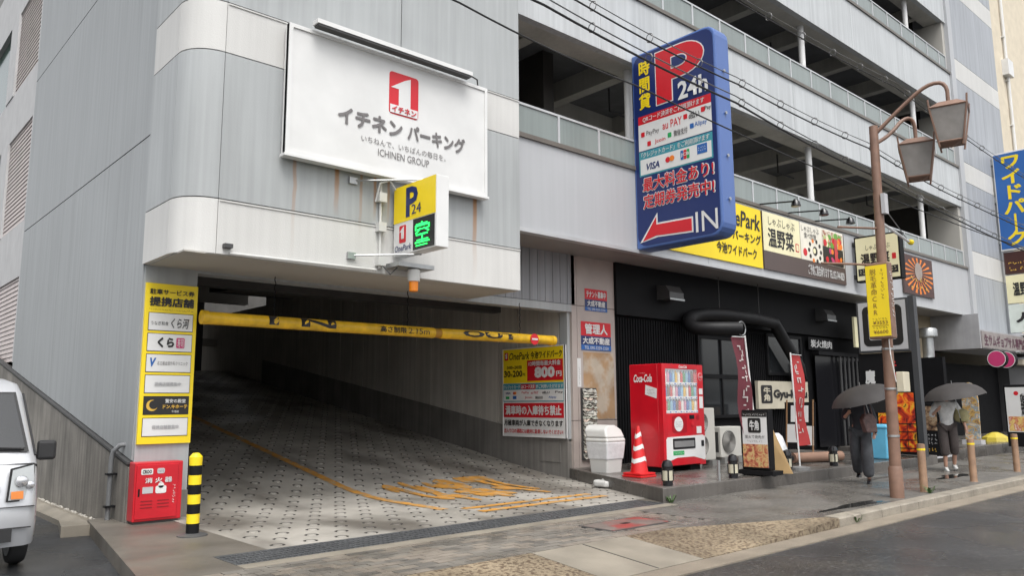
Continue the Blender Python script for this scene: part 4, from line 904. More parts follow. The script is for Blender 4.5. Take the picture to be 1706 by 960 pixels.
# stair-tower blue sign and stack of tenant boards
t = thing("blue_tower_sign", "tall blue projecting sign with yellow vertical letters at the far right", "sign", (33.6,8.9,7.0))
MB().box(33.45,33.75,8.3,9.42,7.0,10.8).build("cabinet", white_al, t, bevel=.01); f = Face(t,(33.45,9.4,7.02),NX,(0,0,1),1.08,3.76); f.rect(.01,.01,.99,.99,blue,1,"face_panel"); f.text("ワ\nイ\nド\nパ\n｜\nク",.2,.04,.85,.96,yellow,2,.03,0,.95)
for z in (7.3,8.9,10.4): box("wall_bracket", galv, 33.5,33.7,9.42,9.5,z,z+.25, t)
for nm, z0, z1, mt, s, s2, lab in (("ramen",6.1,6.95,brown_board,"",gold,"dark sunburst board, topmost of the four under the blue sign"),("cream",5.0,6.05,cream,"温野菜",black_ink,"cream lettered board, second from the top under the blue sign"),("korean",3.9,4.95,M("pale_green_print", (.6,.65,.6), .5),"시",black_ink,"pale board with a single handwritten character, third under the blue sign"),("emblem",2.9,3.85,pale_grey,"牛角",black_ink,"grey board with a black square emblem, lowest under the blue sign")):
    t, f = board("tenant_board", lab, "sign", (33.5,9.38,z0), NX, 1.06, z1-z0, .25, mt); f.text(s,.2,.25,.85,.75,s2,2,.03) if s else f.marks(.1,.12,.9,.6,s2,3,2,5,5)
    if nm == "ramen": f.rect(.03,.03,.97,.97,M("banner_black"),1)
    if nm == "emblem": f.rrect(.1,.08,.92,.92,.08,black_ink,1); f.rrect(.2,.2,.82,.8,.04,pale_grey,1.4)
# right-hand shop front
t = thing("far_shop", "dark shop front with a grey awning box and brown lettering at the far right", "shop", (31,9,0))
MB().box(28.95,36,9.0,10.5,3.12,3.75).build("awning_box", M("awning_grey", (.35,.35,.36), .5, streak=.1), t); box("awning_fascia", M("awning_brown", (.26,.23,.22), .5), 29.0,36,8.97,9.0,3.15,3.7, t)
box("awning_side_panel", M("awning_grey"), 28.9,28.95,9.0,10.5,3.12,4.27, t)
Face(t,(29.2,8.97,3.22),PX,(0,0,1),4.4,.4).text("生サムギョプサル専門店",0,0,1,1,M("brown_ink", (.09,.03,.05), .5),1,.03)
for xx in (32.2,33.4): MB().lathe([(.05,-.06),(.06,.06)], (xx,8.85,3.1), 'y', 10).build("spot", galv, t)
box("door", M("shop_door_frame", (.2,.17,.13), .6), 27.0,28.5,10.42,10.5,.2,2.3, t); box("door_glass", win_glass, 27.1,28.4,10.41,10.42,.4,2.2, t); box("curtain", M("white_curtain", (.6,.58,.52), .8, var=.1), 24.6,26.2,10.3,10.32,1.4,2.35, t)
for xx in (24.9,25.5): 
    MB().lathe([(.03,0),(.05,.06),(.02,.09)], (xx,10.2,2.4), seg=10).build("bulb", M("warm_bulb", (1,.9,.7), .3, emit=(1,.85,.6), estr=4, var=0), t)
box("handrail", dark_steel, 28.5,35,8.3,8.34,.95,1.0, t)
for k in range(7): box("rail_post", dark_steel, 28.5+k*1.05,28.54+k*1.05,8.3,8.34,.18,.95, t)
t = thing("steel_vent_stack", "galvanised vent pipe with a cap beside the beige wall", "vent", (26.8,9.9,2.3))
MB().tube(bez([(26.0,10.3,2.55),(26.7,10.0,2.55),(26.9,9.9,2.7),(26.9,9.9,3.1),(26.9,9.9,3.45)]), .17, 14).build("pipe", galv, t, smooth=True); MB().lathe([(.26,0),(.3,.04),(.3,.25),(.26,.3),(.1,.33)], (26.9,9.9,3.42), seg=20).build("cap", galv, t, smooth=True)
box("counter_pipe", galv, 23.5,26.6,10.2,10.4,2.45,2.6, t)
for k in range(2):
    t = thing("round_sign", ("left","right")[k]+" one of two pink round hanging shop signs", "sign", (29.1+k*.95,8.7,2.45), "pink round signs")
    MB().lathe([(.27,-.12),(.29,-.1),(.29,.1),(.27,.12)], (29.1+k*.95,8.6,2.75), 'x', 28).build("drum", black_paint, t, smooth=True); MB().lathe([(.25,-.01),(.25,0)], (29.1+k*.95-.12,8.6,2.75), 'x', 28).build("face", pink, t); MB().lathe([(.27,-.005),(.27,0)], (29.1+k*.95-.121,8.6,2.75), 'x', 28).build("rim", white, t)
t, f = board("menu_stand", "white menu sign with noodle photo standing at the far right shop", "sign", (23.6,6.55,.35), PX, .01, .01, .01, white)
bpy.data.objects.remove(t.children[0]); 
t.location = (25.6,7.3,0); MB().box(25.6,25.7,6.5,7.5,.12,1.85).build("cabinet", black_paint, t, bevel=.01); f = Face(t,(25.6,7.48,.5),NX,(0,0,1),.96,1.3); f.rect(.02,.02,.98,.98,white,1,"face_panel"); f.text("鶏そば",.4,.35,.75,.85,black_ink,2,.02); f.disc(.3,.85,.06,red,2); f.rect(.05,.04,.95,.35,poster("noodle_photo", [(.6,.3,.05),(.7,.55,.2),(.5,.1,.05),(.75,.7,.6)], 6),2,"photo_print")
# long carved board like a surfboard, with base
t = thing("painted_board", "tall colourful patchwork board with rounded top in front of the far shop", "board", (25.0,8.2,.18))
pts = [(25.0,8.4,.3),(25.0,8.0,.3),(25.0,7.98,1.4),(25.0,8.02,1.75),(25.0,8.12,1.9),(25.0,8.2,1.93),(25.0,8.3,1.9),(25.0,8.38,1.75),(25.0,8.42,1.4)]
MB().prism(pts, (0,0,0), (.05,0,0)).build("board", poster("patchwork_print", [(.5,.2,.08),(.6,.5,.35),(.15,.25,.35),(.55,.35,.1),(.2,.12,.08),(.65,.6,.55)], 5), t, bevel=.01); box("stand", pale_grey, 24.85,25.2,7.95,8.45,.18,.3, t)
t = thing("yellow_tarp", "crumpled yellow sheet heaped by the far shop's rail", "tarp", (27.2,8.2,.18)); m = MB(); m.lathe([(.4,0),(.36,.12),(.2,.22),(.08,.27)], (27.2,8.3,.18), seg=9); m.build("sheet", M("yellow_sheet", (.5,.4,.05), .5, bump=.6, bscale=12), t)
t = thing("menu_easel", "dark menu board with food photos standing behind the second walker", "sign", (19.9,7.6,0)); MB().box(19.9,19.96,7.2,8.1,.1,1.35).build("board", black_paint, t, bevel=.01); f = Face(t,(19.9,8.08,.12),NX,(0,0,1),.86,1.2); f.rect(.05,.5,.95,.97,poster("menu_photo", [(.03,.02,.02),(.2,.12,.07),(.4,.3,.2),(.05,.03,.03)], 8),1,"photo_print"); f.marks(.08,.22,.92,.45,pale_grey,2,3,10); f.marks(.08,.08,.92,.18,gold,2,1,9)
for k in range(4): box("slatted_step", pale_grey, 18.65,20.6,7.2+k*.16,7.28+k*.16,.1,.13, t)
# ============================================================ things on the near platform
def nobori(label, x, y, z, h, w, lean, mat, letters, s):
    t = thing("banner_flag", label, "flag", (x,y,z), "promotional flags on the platform"); top = Vector((x+lean,y,z+h))
    MB().tube([(x,y,z),(x+lean,y,z+h)], .015, 8).build("pole", white_al, t)
    MB().tube([(x+lean,y,z+h-.03),(x+lean+w,y+.06,z+h-.03)], .008, 6).build("cross_bar", white_al, t)
    n = 10; vs = []; L_ = h*.78
    for j in range(n+1):
        q = j/n; bx = x+lean*(1-q*.78)
        for e in (0, .5, 1.): vs.append((bx+w*e+.02*math.sin(q*7), y+.06*e+.03*math.sin(q*9+e*2), z+h-.04-L_*q))
    m = MB(); m.add(vs, [(3*j+a,3*j+a+1,3*j+a+4,3*j+a+3) for j in range(n) for a in (0, 1)]); m.build("cloth", mat, t, smooth=True)
    rg = random.Random(len(label)); m = MB()          # brush strokes lying on the cloth, too blurred to read
    cp = lambda q, e: Vector((x+lean*(1-q*.78)+w*e+.02*math.sin(q*7), y+.06*e+.03*math.sin(q*9+e*2)-.012, z+h-.04-L_*q))
    for k in range(26):
        q = .06+.84*(k//3)/9+rg.uniform(0,.06); e = rg.uniform(.2,.6); dq, de = (.012, rg.uniform(.15,.28)) if k % 2 else (rg.uniform(.03,.06), .07)
        m.prism([cp(q,e),cp(q,e+de),cp(q+dq,e+de),cp(q+dq,e)], (0,0,0), (0,.002,0))
    m.build("illegible_print", M("flag_letter_white", (.5,.45,.43), .7), t, kind="stuff")
    MB().lathe([(.17,0),(.17,.05),(.03,.07)], (x,y,z), seg=16).build("base", M("flag_base", (.2,.2,.2), .6), t)
nobori("left of two promotional flags, dark red, leaning by the window", 12.33,7.4,.2,2.35,-.3,-.28,M("flag_dark_red", (.12,.02,.03), .7),"炭\n火\n焼\n肉",0)
nobori("right of two promotional flags, bright red, in front of the name board", 13.5,7.3,.2,2.1,.5,-.12,M("flag_red", (.4,.03,.03), .7),"食\nべ\n放\n題",0)
t = thing("a_board", "standing sign with meat photo and black emblem on wheels", "sign", (11.95,7.15,.2))
MB().box(11.95,12.1,6.98,7.5,.3,1.28).build("cabinet", black_paint, t, bevel=.01); f = Face(t,(11.95,7.48,.32),NX,(0,0,1),.48,.94); f.rect(.02,.02,.98,.98,white,1,"face_panel"); f.rect(.02,.9,.98,.98,black_ink,2); f.rrect(.25,.62,.75,.88,.03,black_ink,2,"emblem"); f.text("牛角",.32,.66,.68,.84,white,3,.03); f.text("炭火で焼肉が",.12,.52,.88,.58,black_ink,2); f.marks(.2,.45,.8,.5,grey_ink,2,1,7); f.marks(.08,.915,.92,.965,white,3,1,12)
f.rect(.02,.02,.98,.42,poster("meat_photo", [(.05,.02,.02),(.35,.08,.05),(.5,.2,.1),(.6,.45,.2),(.2,.03,.02)], 9),2,"photo_print"); box("wheel_base", black_paint, 11.88,12.2,6.9,7.55,.22,.29, t)
for yy in (6.95,7.5): MB().lathe([(.05,-.02),(.05,.02)], (12.0,yy,.25), 'x', 12).build("castor", rubber, t)
t = thing("cardboard_sheet", "tan cardboard sheet leaning behind the meat photo sign", "cardboard", (12.75,7.4,.2)); MB().prism([(12.5,7.3,.2),(12.7,7.0,.2),(12.55,7.25,.95),(12.45,7.35,.95)], (0,0,0), (.02,.02,0)).build("sheet", M("cardboard", (.42,.28,.13), .8), t)
t = thing("white_sack", "white plastic sack slumped behind the meat photo sign", "sack", (13.05,7.55,.2)); MB().lathe([(.16,0),(.2,.15),(.17,.4),(.1,.6),(.04,.66)], (13.1,7.5,.2), seg=11).build("sack", plastic_bag, t, smooth=True)
t = thing("rolled_mat", "rolled brown mat lying on the platform", "mat", (15.4,8.0,.2)); MB().tube([(14.7,8.1,.31),(16.0,7.75,.31)], .1, 14).build("roll", M("mat_brown", (.22,.13,.09), .8), t, smooth=True); MB().tube([(14.69,8.103,.31),(14.72,8.095,.31)], .05, 10).build("roll_end", dark_steel, t)
t = thing("chalk_easel", "wooden easel with handwritten menu sheets by the entrance", "easel", (15.9,8.6,.2))
for yy in (8.3,8.9): MB().tube([(15.9,yy,.2),(16.05,yy,1.45)], .02, 6).build("leg", M("easel_wood", (.2,.11,.05), .6), t)
MB().prism([(15.93,8.95,.45),(15.93,8.25,.45),(16.04,8.25,1.4),(16.04,8.95,1.4)], (0,0,0), (.02,0,0)).build("board", black_paint, t)
for yy, z, w_, h_ in ((8.88,.55,.28,.38),(8.58,.5,.3,.4),(8.8,.98,.4,.35)): MB().prism([(15.925+(z-.45)*.116,yy,z),(15.925+(z-.45)*.116,yy-w_,z),(15.925+(z+h_-.45)*.116,yy-w_,z+h_),(15.925+(z+h_-.45)*.116,yy,z+h_)], (0,0,0), (-.004,0,0)).build("sheet", white, t)
t = thing("blue_bin", "light blue lidded bin beside the black pylon", "bin", (17.2,7.6,.2)); tap(MB(),17.3,7.5,.2,.85,.24,.28).build("body", M("bin_blue", (.12,.42,.62), .4), t, bevel=.03); tap(MB(),17.3,7.5,.85,.92,.3,.28).build("lid", M("bin_blue"), t, bevel=.02)
# low path lights
def low_light(k, x, y):
    t = thing("path_light", ("first","second","third","fourth")[k]+" short black path light along the platform edge counting from the vending machine", "path light", (x,y,.2), "path lights along the platform")
    MB().lathe([(.075,0),(.075,.26),(.085,.27),(.085,.3),(.06,.36),(.0,.38)], (x,y,.2), seg=16).build("body", black_gloss, t, smooth=True)
    MB().lathe([(.077,.08),(.077,.22)], (x,y,.2), seg=16).build("lens", M("frosted_lens", (.5,.47,.36), .3), t, smooth=True)
    for a in range(4): MB().tube([(x+.079*math.cos(R(45+90*a)),y+.079*math.sin(R(45+90*a)),.27),(x+.079*math.cos(R(45+90*a)),y+.079*math.sin(R(45+90*a)),.43)], .012, 5).build("cage_bar", black_gloss, t)
for k, (x, y) in enumerate(((9.65,7.32),(11.35,7.3),(13.05,7.3),(14.77,7.3))): low_light(k, x, y)
MB().tube([(10.95,7.3,.2),(10.95,7.3,.5)], .022, 8).build("stub_pipe", galv, None, base=True); tag(bpy.data.objects["stub_pipe"], "short bare steel pipe stub standing on the platform before the vending machine", "pipe")
# brown bollards at the kerb
for k, (x, y) in enumerate(((13.3,5.13),(15.55,5.15),(18.3,5.25))):
    t = thing("brown_bollard", ("nearest","middle","farthest")[k]+" of three brown kerb bollards with a yellow reflective band", "bollard", (x,y,0), "brown bollards along the kerb")
    MB().lathe([(.068,0),(.06,.02),(.06,.72),(.055,.74),(.0,.745)], (x,y,0), seg=18).build("post", brown_bol, t, smooth=True)
    MB().lathe([(.062,.64),(.062,.67)], (x,y,0), seg=18).build("reflective_band", yellow, t)
# ============================================================ street lamp with signs
t = thing("street_lamp", "brown street lamp pole with two lantern heads and a yellow clinic sign", "street lamp", (12.22,5.1,0))
def pole_x(z): return 12.22+.024*z
MB().tube([(12.22,5.1,0),(pole_x(5.75),5.1,5.75)], [.085,.065], 18).build("pole", rust_pipe, t, smooth=True); MB().lathe([(.1,0),(.1,.42),(.085,.46)], (12.22,5.1,0), seg=18).build("pole_sleeve", rust_pipe, t, smooth=True)
for z in (.9,1.6,2.2): MB().lathe([(.09,-.015),(.09,.015)], (pole_x(z),5.1,z), seg=18).build("strap", galv, t)
def lantern(p, arm, rot):
    x, y, z = p; MB().tube(bez([(pole_x(5.5),5.1,arm)]+[(pole_x(5.5)*.6+x*.4,5.1*.6+y*.4,z+.42),(x*.75+pole_x(5.5)*.25,y*.75+5.1*.25,z+.72),(x,y,z+.7),(x,y,z+.32)]), .03, 10).build("arm", rust_pipe, t, smooth=True)
    a, b, h = .25, .155, .56; Rm = Matrix.Rotation(rot, 3, 'Z'); C = Vector(p)
    P = lambda u, v, w_: C+Rm @ Vector((u, v, w_))
    cs = ((-1,-1),(1,-1),(1,1),(-1,1))
    m = MB(); m.add([P(s*a,q*a,.26) for s, q in cs]+[P(s*a*.5,q*a*.5,.36) for s, q in cs], [(0,1,5,4),(1,2,6,5),(2,3,7,6),(3,0,4,7),(4,5,6,7),(0,3,2,1)]); hd = m.build("lantern_head", rust_pipe, t)
    for (s, q), (s2, q2) in zip(cs, cs[1:]+cs[:1]):
        m = MB(); m.add([P(s*b,q*b,-.28),P(s2*b,q2*b,-.28),P(s2*a,q2*a,.25),P(s*a,q*a,.25)], [(0,1,2,3)]); m.build("lantern_pane", M("lantern_glass", (.3,.28,.26), .3, alpha=.85, var=.2, vscale=5), hd)
        MB().tube([P(s*b,q*b,-.36),P(s*a,q*a,.24),P(s*a*1.04,q*a*1.04,.38)], .015, 5).build("lantern_rib", rust_pipe, hd)
        MB().tube([P(s*a,q*a,.25),P(s2*a,q2*a,.25)], .018, 5).build("lantern_rim", rust_pipe, hd); MB().tube([P(s*b,q*b,-.28),P(s2*b,q2*b,-.28)], .018, 5).build("lantern_rim", rust_pipe, hd)
    m = MB(); m.add([P(s*b,q*b,-.28) for s, q in cs]+[P(0,0,-.33)], [(0,1,4),(1,2,4),(2,3,4),(3,0,4)]); m.build("lantern_floor", rust_pipe, hd)
    MB().lathe([(.05,-.1),(.07,.0),(.04,.12)], p, seg=10).build("bulb", M("unlit_bulb", (.6,.58,.55), .3), hd, smooth=True)
lantern((13.02,4.72,5.22), 5.45, R(20)); lantern((12.72,4.1,5.58), 5.6, R(15))
for z, ln in ((4.08,.95),(3.5,1.35)): MB().tube([(pole_x(z),5.1,z),(pole_x(z)-ln*.75,5.1+ln*.35,z-.02)], .018, 6).build("stay", rust_pipe, t)
MB().tube([(pole_x(4.6),5.1,4.55),(13.35,5.1,4.05)], .008, 5).build("tie_wire", galv, t); MB().tube([(12.3,5.12,4.22),(13.4,5.1,4.02)], .022, 6).build("yellow_tipped_arm", white_al, t); MB().lathe([(.03,0),(.05,.1)], (13.4,5.1,4.02), 'x', 8).build("arm_tip", yellow, t)
MB().box(12.0,12.17,4.9,5.25,2.34,3.5).build("clinic_sign_case", rust_pipe, t, bevel=.02)
f = Face(t,(12.0,5.235,2.38),NX,(0,0,1),.32,1.08); f.rect(0,0,1,1,yellow,1,"sign_face")
bt = M("brown_text", (.2,.1,.02), .5)
f.text("脱\n毛\n革\n命\nC\nR\nR",.2,.3,.5,.95,bt,2,.0,0,1.); f.marks(.66,.5,.88,.95,bt,2,8,1); f.text("¥3553",.2,.165,.88,.215,bt,2,.01); f.text("¥6600",.2,.035,.88,.085,bt,2,.01); f.rect(.15,.145,.92,.15,bt,2,"rule"); f.marks(.18,.225,.9,.26,black_ink,2,1,5); f.marks(.18,.1,.9,.135,black_ink,2,1,5)
f = Face(t,(12.01,4.895,2.45),PX,(0,0,1),.15,.95); f.marks(.15,.2,.9,.97,white,1,9,1)
for z in (2.6,3.3): box("sign_clamp", galv, 12.15,12.3,5.03,5.17,z,z+.04, t)
MB().box(12.27,12.5,4.9,5.01,1.55,1.85).build("control_box", M("pole_box", (.55,.5,.38), .5), t, bevel=.01)
MB().tube([(pole_x(2.3)-.06,5.05,2.35),(12.12,5.0,2.1),(12.22,4.99,1.7)], .008, 5).build("cable", white_al, t); box("meter", pale_grey, pole_x(4.4)-.07,pole_x(4.4)+.05,4.97,5.03,4.3,4.62, t)
# overhead cables
def cable(label, pts, r, rings=0., r2=0):
    t = thing("overhead_cable", label, "cable", pts[0]); P = []
    for a, b in zip(pts[:-1], pts[1:]):
        a, b = Vector(a), Vector(b)
        for k in range(8): q = k/8; p = a.lerp(b, q); p.z -= .04*4*q*(1-q); P.append(p)
    P.append(Vector(pts[-1])); MB().tube(P, r, 6).build("wire", rubber, t)
    if rings:
        Q = [p+Vector((0,.0,.09)) for p in P]; MB().tube(Q, r*.6, 5).build("messenger_wire", M("steel_wire", (.12,.12,.12), .4), t)
        x = 3.
        while x < 26:
            i = min(range(len(P)), key=lambda i: abs(P[i].x-x)); j = min(i+1, len(P)-1) if P[i].x < x else max(i-1, 0); q = (x-P[i].x)/(P[j].x-P[i].x+1e-9); c = P[i].lerp(P[j], q)+Vector((0,0,.045))
            MB().tube([c+Vector((0,.05*math.cos(a*math.pi/4),.055*math.sin(a*math.pi/4))) for a in range(9)], .006, 4, False).build("hanger_ring", MATS["steel_wire"], t); x += rings
cable("upper overhead cable with hanger rings crossing the navy sign", [(-14,5.2,5.6),(5.6,5.2,5.53),(8.58,5.2,5.45),(12.33,5.2,5.42),(16.5,5.2,5.25),(30,5.2,5.3),(60,5.2,5.6)], .010, .95)
cable("lower overhead cable with hanger rings crossing the navy sign", [(-14,5.22,5.5),(5.15,5.22,5.33),(8.56,5.22,5.2),(12.33,5.22,5.0),(20,5.22,4.72),(34,5.22,5.0),(60,5.22,5.4)], .013, .95)
cable("twisted lower service cable sagging past the navy sign", [(-14,5.15,5.3),(4.03,5.15,4.93),(6.43,5.15,4.83),(12.97,5.15,4.68),(22,5.15,4.8),(60,5.15,5.2)], .009)
cable("thin high cable above the lanterns with hanger rings", [(-14,5.3,6.5),(8.86,5.3,6.72),(13.9,5.3,6.9),(20.6,5.3,6.6),(60,5.3,7)], .009, .95)
cable("single thin wire crossing high at the right", [(17,4,9.2),(26,4.5,9.6),(60,7,10)], .008)
# ============================================================ people
def skin_mesh(name, mat, verts, edges, radii, parent, sub=2):
    me = bpy.data.meshes.new(name); me.from_pydata([Vector(v) for v in verts], edges, [])
    o = bpy.data.objects.new(name, me); COL.objects.link(o)
    o.modifiers.new("skin", 'SKIN'); bpy.context.view_layer.update()
    for i, r_ in enumerate(radii): me.skin_vertices[0].data[i].radius = (r_, r_) if not isinstance(r_, tuple) else r_
    me.skin_vertices[0].data[0].use_root = True
    s = o.modifiers.new("sub", 'SUBSURF'); s.levels = sub; s.render_levels = sub
    dg = bpy.context.evaluated_depsgraph_get(); m2 = bpy.data.meshes.new_from_object(o.evaluated_get(dg)); bpy.data.objects.remove(o)
    m2.materials.clear(); m2.materials.append(mat); m2.polygons.foreach_set("use_smooth", [True]*len(m2.polygons))
    q = bpy.data.objects.new(name, m2); COL.objects.link(q); q.parent = parent; return q
def chain(V, E, Rr, pts, start=None):
    """append a chain, linked to index start"""
    prev = start
    for p, r_ in pts:
        V.append(p); Rr.append(r_); i = len(V)-1
        if prev is not None: E.append((prev, i))
        prev = i
    return prev
def person(label, loc, rz, H, top, leg, shoe, arms, legs, skirtlike=1., calf_bare=False, bag=None):
    """local frame: faces -Y, z up; arms/legs give joint positions per side"""
    t = thing("person", label, "person", (0,0,0)); k = H/1.65
    V, E, Rr = [(0,0,.93*k)], [], [.11*k]
    ch = chain(V,E,Rr,[((0,.01,1.12*k),.105*k),((0,.0,1.3*k),.115*k),((0,-.01,1.40*k),.06*k),((0,-.02,1.46*k),.05*k)],0)
    chest = 2
    for s, (sh, el, wr) in arms.items():
        w_ = chain(V,E,Rr,[(sh,.05*k),(el,.04*k),(wr,.026*k)],chest)
        d = (Vector(wr)-Vector(el)).normalized(); side = Vector((1,0,0)) if abs(d.x) < .8 else Vector((0,1,0)); n = d.cross(side).normalized(); side = n.cross(d).normalized()
        pm_ = Vector(wr)+d*.07; chain(V,E,Rr,[(tuple(pm_),.028*k)],w_); pi = len(V)-1
        for q, ln in ((-1.5,.055),(-.5,.07),(.5,.068),(1.5,.05)):
            b_ = pm_+side*.012*q+d*.02; chain(V,E,Rr,[(tuple(b_),.010),(tuple(b_+d*ln*.55),.009),(tuple(b_+d*ln*.9+n*.02),.008)],pi)
        th = Vector(wr)+d*.03+side*.03; chain(V,E,Rr,[(tuple(th),.011),(tuple(th+d*.035+side*.015),.010)],w_)
    for s, (hp, kn, an) in legs.items(): chain(V,E,Rr,[(hp,.085*k),(kn,.055*k),(an,.038*k)],0)
    skin_mesh("body", skin_m, V, E, Rr, t, 1)
    # head
    m = MB(); S = 16; hz = 1.53*k
    prof = [(.03,-.115),(.058,-.095),(.072,-.05),(.078,0),(.078,.05),(.062,.095),(.03,.115),(0.,.12)]
    m.lathe(prof, (0,-.02,hz), seg=S); o = m.build("head", skin_m, t, smooth=True)
    for v in o.data.vertices:
        v.co.y = -.02+(v.co.y+.02)*1.18
    MB().prism([(0,-.108,hz+.015),(-.014,-.112,hz-.03),(.014,-.112,hz-.03)], (0,0,0), (0,-.018,-.0)).build("nose", skin_m, t, bevel=.004)
    for s in (-1, 1):
        MB().lathe([(.011,0),(.011,.004)], (s*.03,-.112,hz+.012), 'y', 10).build("eye", black_gloss, t); MB().lathe([(.028,-.008),(.03,0),(.022,.008)], (s*.08,-.01,hz-.01), 'x', 10).build("ear", skin_m, t, smooth=True)
    box("mouth", M("lips", (.3,.08,.07), .5), -.02,.02,-.106,-.1,hz-.065,hz-.058, t)
    m = MB(); m.lathe([(.06,-.09),(.086,-.02),(.088,.05),(.07,.105),(.03,.13),(0.,.133)], (0,.005,hz), seg=S); o = m.build("hair", hair_m, t, smooth=True)
    for v in o.data.vertices: v.co.y = .005+(v.co.y-.005)*1.15
    # clothing
    V, E, Rr = [(0,0,.86*k)], [], [(.15*k,.13*k)]
    chain(V,E,Rr,[((0,0,.98*k),.14*k),((0,.01,1.12*k),.13*k),((0,0,1.3*k),.135*k),((0,-.01,1.405*k),.075*k)],0)
    for s, (sh, el, wr) in arms.items():
        e2 = Vector(el).lerp(Vector(wr), .35); chain(V,E,Rr,[(sh,.073*k),(el,.062*k),(tuple(e2),.06*k)],3)
    skin_mesh("shirt", top, V, E, Rr, t, 2)
    V, E, Rr = [(0,0,.97*k)], [], [(.135*k,.12*k)]
    for s, (hp, kn, an) in legs.items():
        a2 = Vector(kn).lerp(Vector(an), .45 if calf_bare else .92)
        chain(V,E,Rr,[(hp,.105*k),(kn,.088*k*skirtlike),(tuple(a2),.08*k*skirtlike)],0)
    skin_mesh("trousers", leg, V, E, Rr, t, 2)
    for s, (hp, kn, an) in legs.items():
        a = Vector(an); d = Vector((0,-1,0)); ht = a.z-.055
        m = MB(); vs = []
        for yy, hw, h_ in ((.06,.035,.07),(.0,.042,.075),(-.09,.045,.05),(-.16,.03,.035),(-.18,.015,.02)):
            vs += [(a.x-hw,a.y+yy,ht),(a.x+hw,a.y+yy,ht),(a.x+hw*.7,a.y+yy,ht+h_),(a.x-hw*.7,a.y+yy,ht+h_)]
        m.add(vs, [(4*i+j,4*i+(j+1) % 4,4*i+4+(j+1) % 4,4*i+4+j) for i in range(4) for j in range(4)]+[(0,1,2,3),(16,19,18,17)]); o = m.build("shoe", shoe, t, smooth=True)
    t.location = loc; t.rotation_euler = (0,0,rz); return t
def umbrella(label, hand, top, tilt, r_, mat):
    t = thing("umbrella", label, "umbrella", (0,0,0)); n = 8; rings = 6; vs = [(0,0,0)]
    for j in range(1, rings+1):
        q = j/rings
        for k in range(n*3):
            a = 2*math.pi*k/(n*3); rr = r_*math.sin(q*1.25)/math.sin(1.25)*(1-.035*(1-math.cos(a*n))*q); vs.append((rr*math.cos(a),rr*math.sin(a),-r_*.62*(1-math.cos(q*1.25))))
    N = n*3; fs = [(0,1+k,1+(k+1) % N) for k in range(N)]+[(1+(j-1)*N+k,1+j*N+k,1+j*N+(k+1) % N,1+(j-1)*N+(k+1) % N) for j in range(1, rings) for k in range(N)]
    m = MB(); m.add(vs, fs); cp = m.build("canopy", mat, t, smooth=True)
    for k in range(n):
        a = 2*math.pi*k/n; MB().tube([(r_*math.sin(q/6*1.25)/math.sin(1.25)*.985*math.cos(a),r_*math.sin(q/6*1.25)/math.sin(1.25)*.985*math.sin(a),-r_*.62*(1-math.cos(q/6*1.25))-.008) for q in range(7)], .004, 4).build("rib", galv, t)
    MB().tube([(0,0,.06),(0,0,-.72)], .006, 8).build("shaft", galv, t); MB().tube([(0,0,-.72),(0,0,-.82),(.02,0,-.85),(.05,0,-.84)], .012, 8).build("handle", black_paint, t)
    t.location = top; t.rotation_euler = tilt; return t
fabric_navy = cloth("dark_navy_cloth", (.03,.032,.04)); fabric_char = cloth("charcoal_trousers", (.055,.058,.065)); umb = M("umbrella_grey", (.035,.031,.03), .7, var=.15, vscale=6)
# first walker
p1 = person("walker in dark top and wide charcoal trousers carrying a brown bag under an umbrella", (14.0,6.4,0), R(-70), 1.6, fabric_navy, fabric_char, black_gloss,
    {'r': ((.17,0,1.33),(.24,.03,1.08),(.23,-.1,.88)), 'l': ((-.17,0,1.33),(-.24,-.08,1.12),(-.16,-.3,1.2))},
    {'r': ((.09,0,.88),(.1,-.14,.5),(.1,-.06,.06)), 'l': ((-.09,0,.88),(-.09,.02,.48),(-.09,.3,.13))}, 1.25)
umbrella("dark grey umbrella held low over the walker in the dark top", None, (13.72,6.22,1.68), (R(-8),R(-14),0), .58, umb)
bag = thing("handbag", "brown patterned handbag hanging at the first walker's side", "bag", (13.72,6.2,.85)); MB().prism([(13.6,6.1,.88),(13.8,6.0,.88),(13.83,6.02,1.1),(13.76,6.05,1.2),(13.64,6.12,1.2),(13.57,6.14,1.1)], (0,0,0), (.06,.1,0)).build("pouch", M("bag_brown", (.09,.05,.045), .6, var=.4, vscale=25), bag, bevel=.02); MB().tube(bez([(13.62,6.12,1.18),(13.63,6.14,1.4),(13.75,6.1,1.42),(13.76,6.06,1.18)]), .012, 6).build("strap", M("bag_brown"), bag)
# second walker
p2 = person("walker in white shirt and dark cropped trousers with a khaki shoulder bag", (17.62,6.25,0), R(-60), 1.62, cloth("white_shirt", (.6,.6,.59)), cloth("brown_trousers", (.06,.048,.045)), plastic_w,
    {'r': ((.18,0,1.34),(.3,.05,1.1),(.33,-.02,.88)), 'l': ((-.18,0,1.34),(-.28,-.05,1.1),(-.2,-.22,1.22))},
    {'r': ((.09,0,.88),(.1,-.05,.5),(.1,.12,.1)), 'l': ((-.09,0,.88),(-.09,-.1,.48),(-.09,-.05,.06))}, 1.1, True)
umbrella("dark brown-grey umbrella held over the walker in the white shirt", None, (17.5,6.05,1.76), (R(-5),R(-10),0), .6, umb)
bag = thing("shoulder_bag", "khaki shoulder bag worn by the second walker", "bag", (17.75,6.05,.95)); MB().lathe([(.02,-.14),(.13,-.1),(.15,0),(.12,.12),(.03,.16)], (17.8,6.02,1.1), seg=12).build("pouch", cloth("khaki_cloth", (.3,.27,.14)), bag, smooth=True); MB().tube(bez([(17.7,6.05,1.2),(17.62,6.2,1.42),(17.6,6.35,1.3)]), .014, 6).build("strap", MATS["khaki_cloth"], bag)
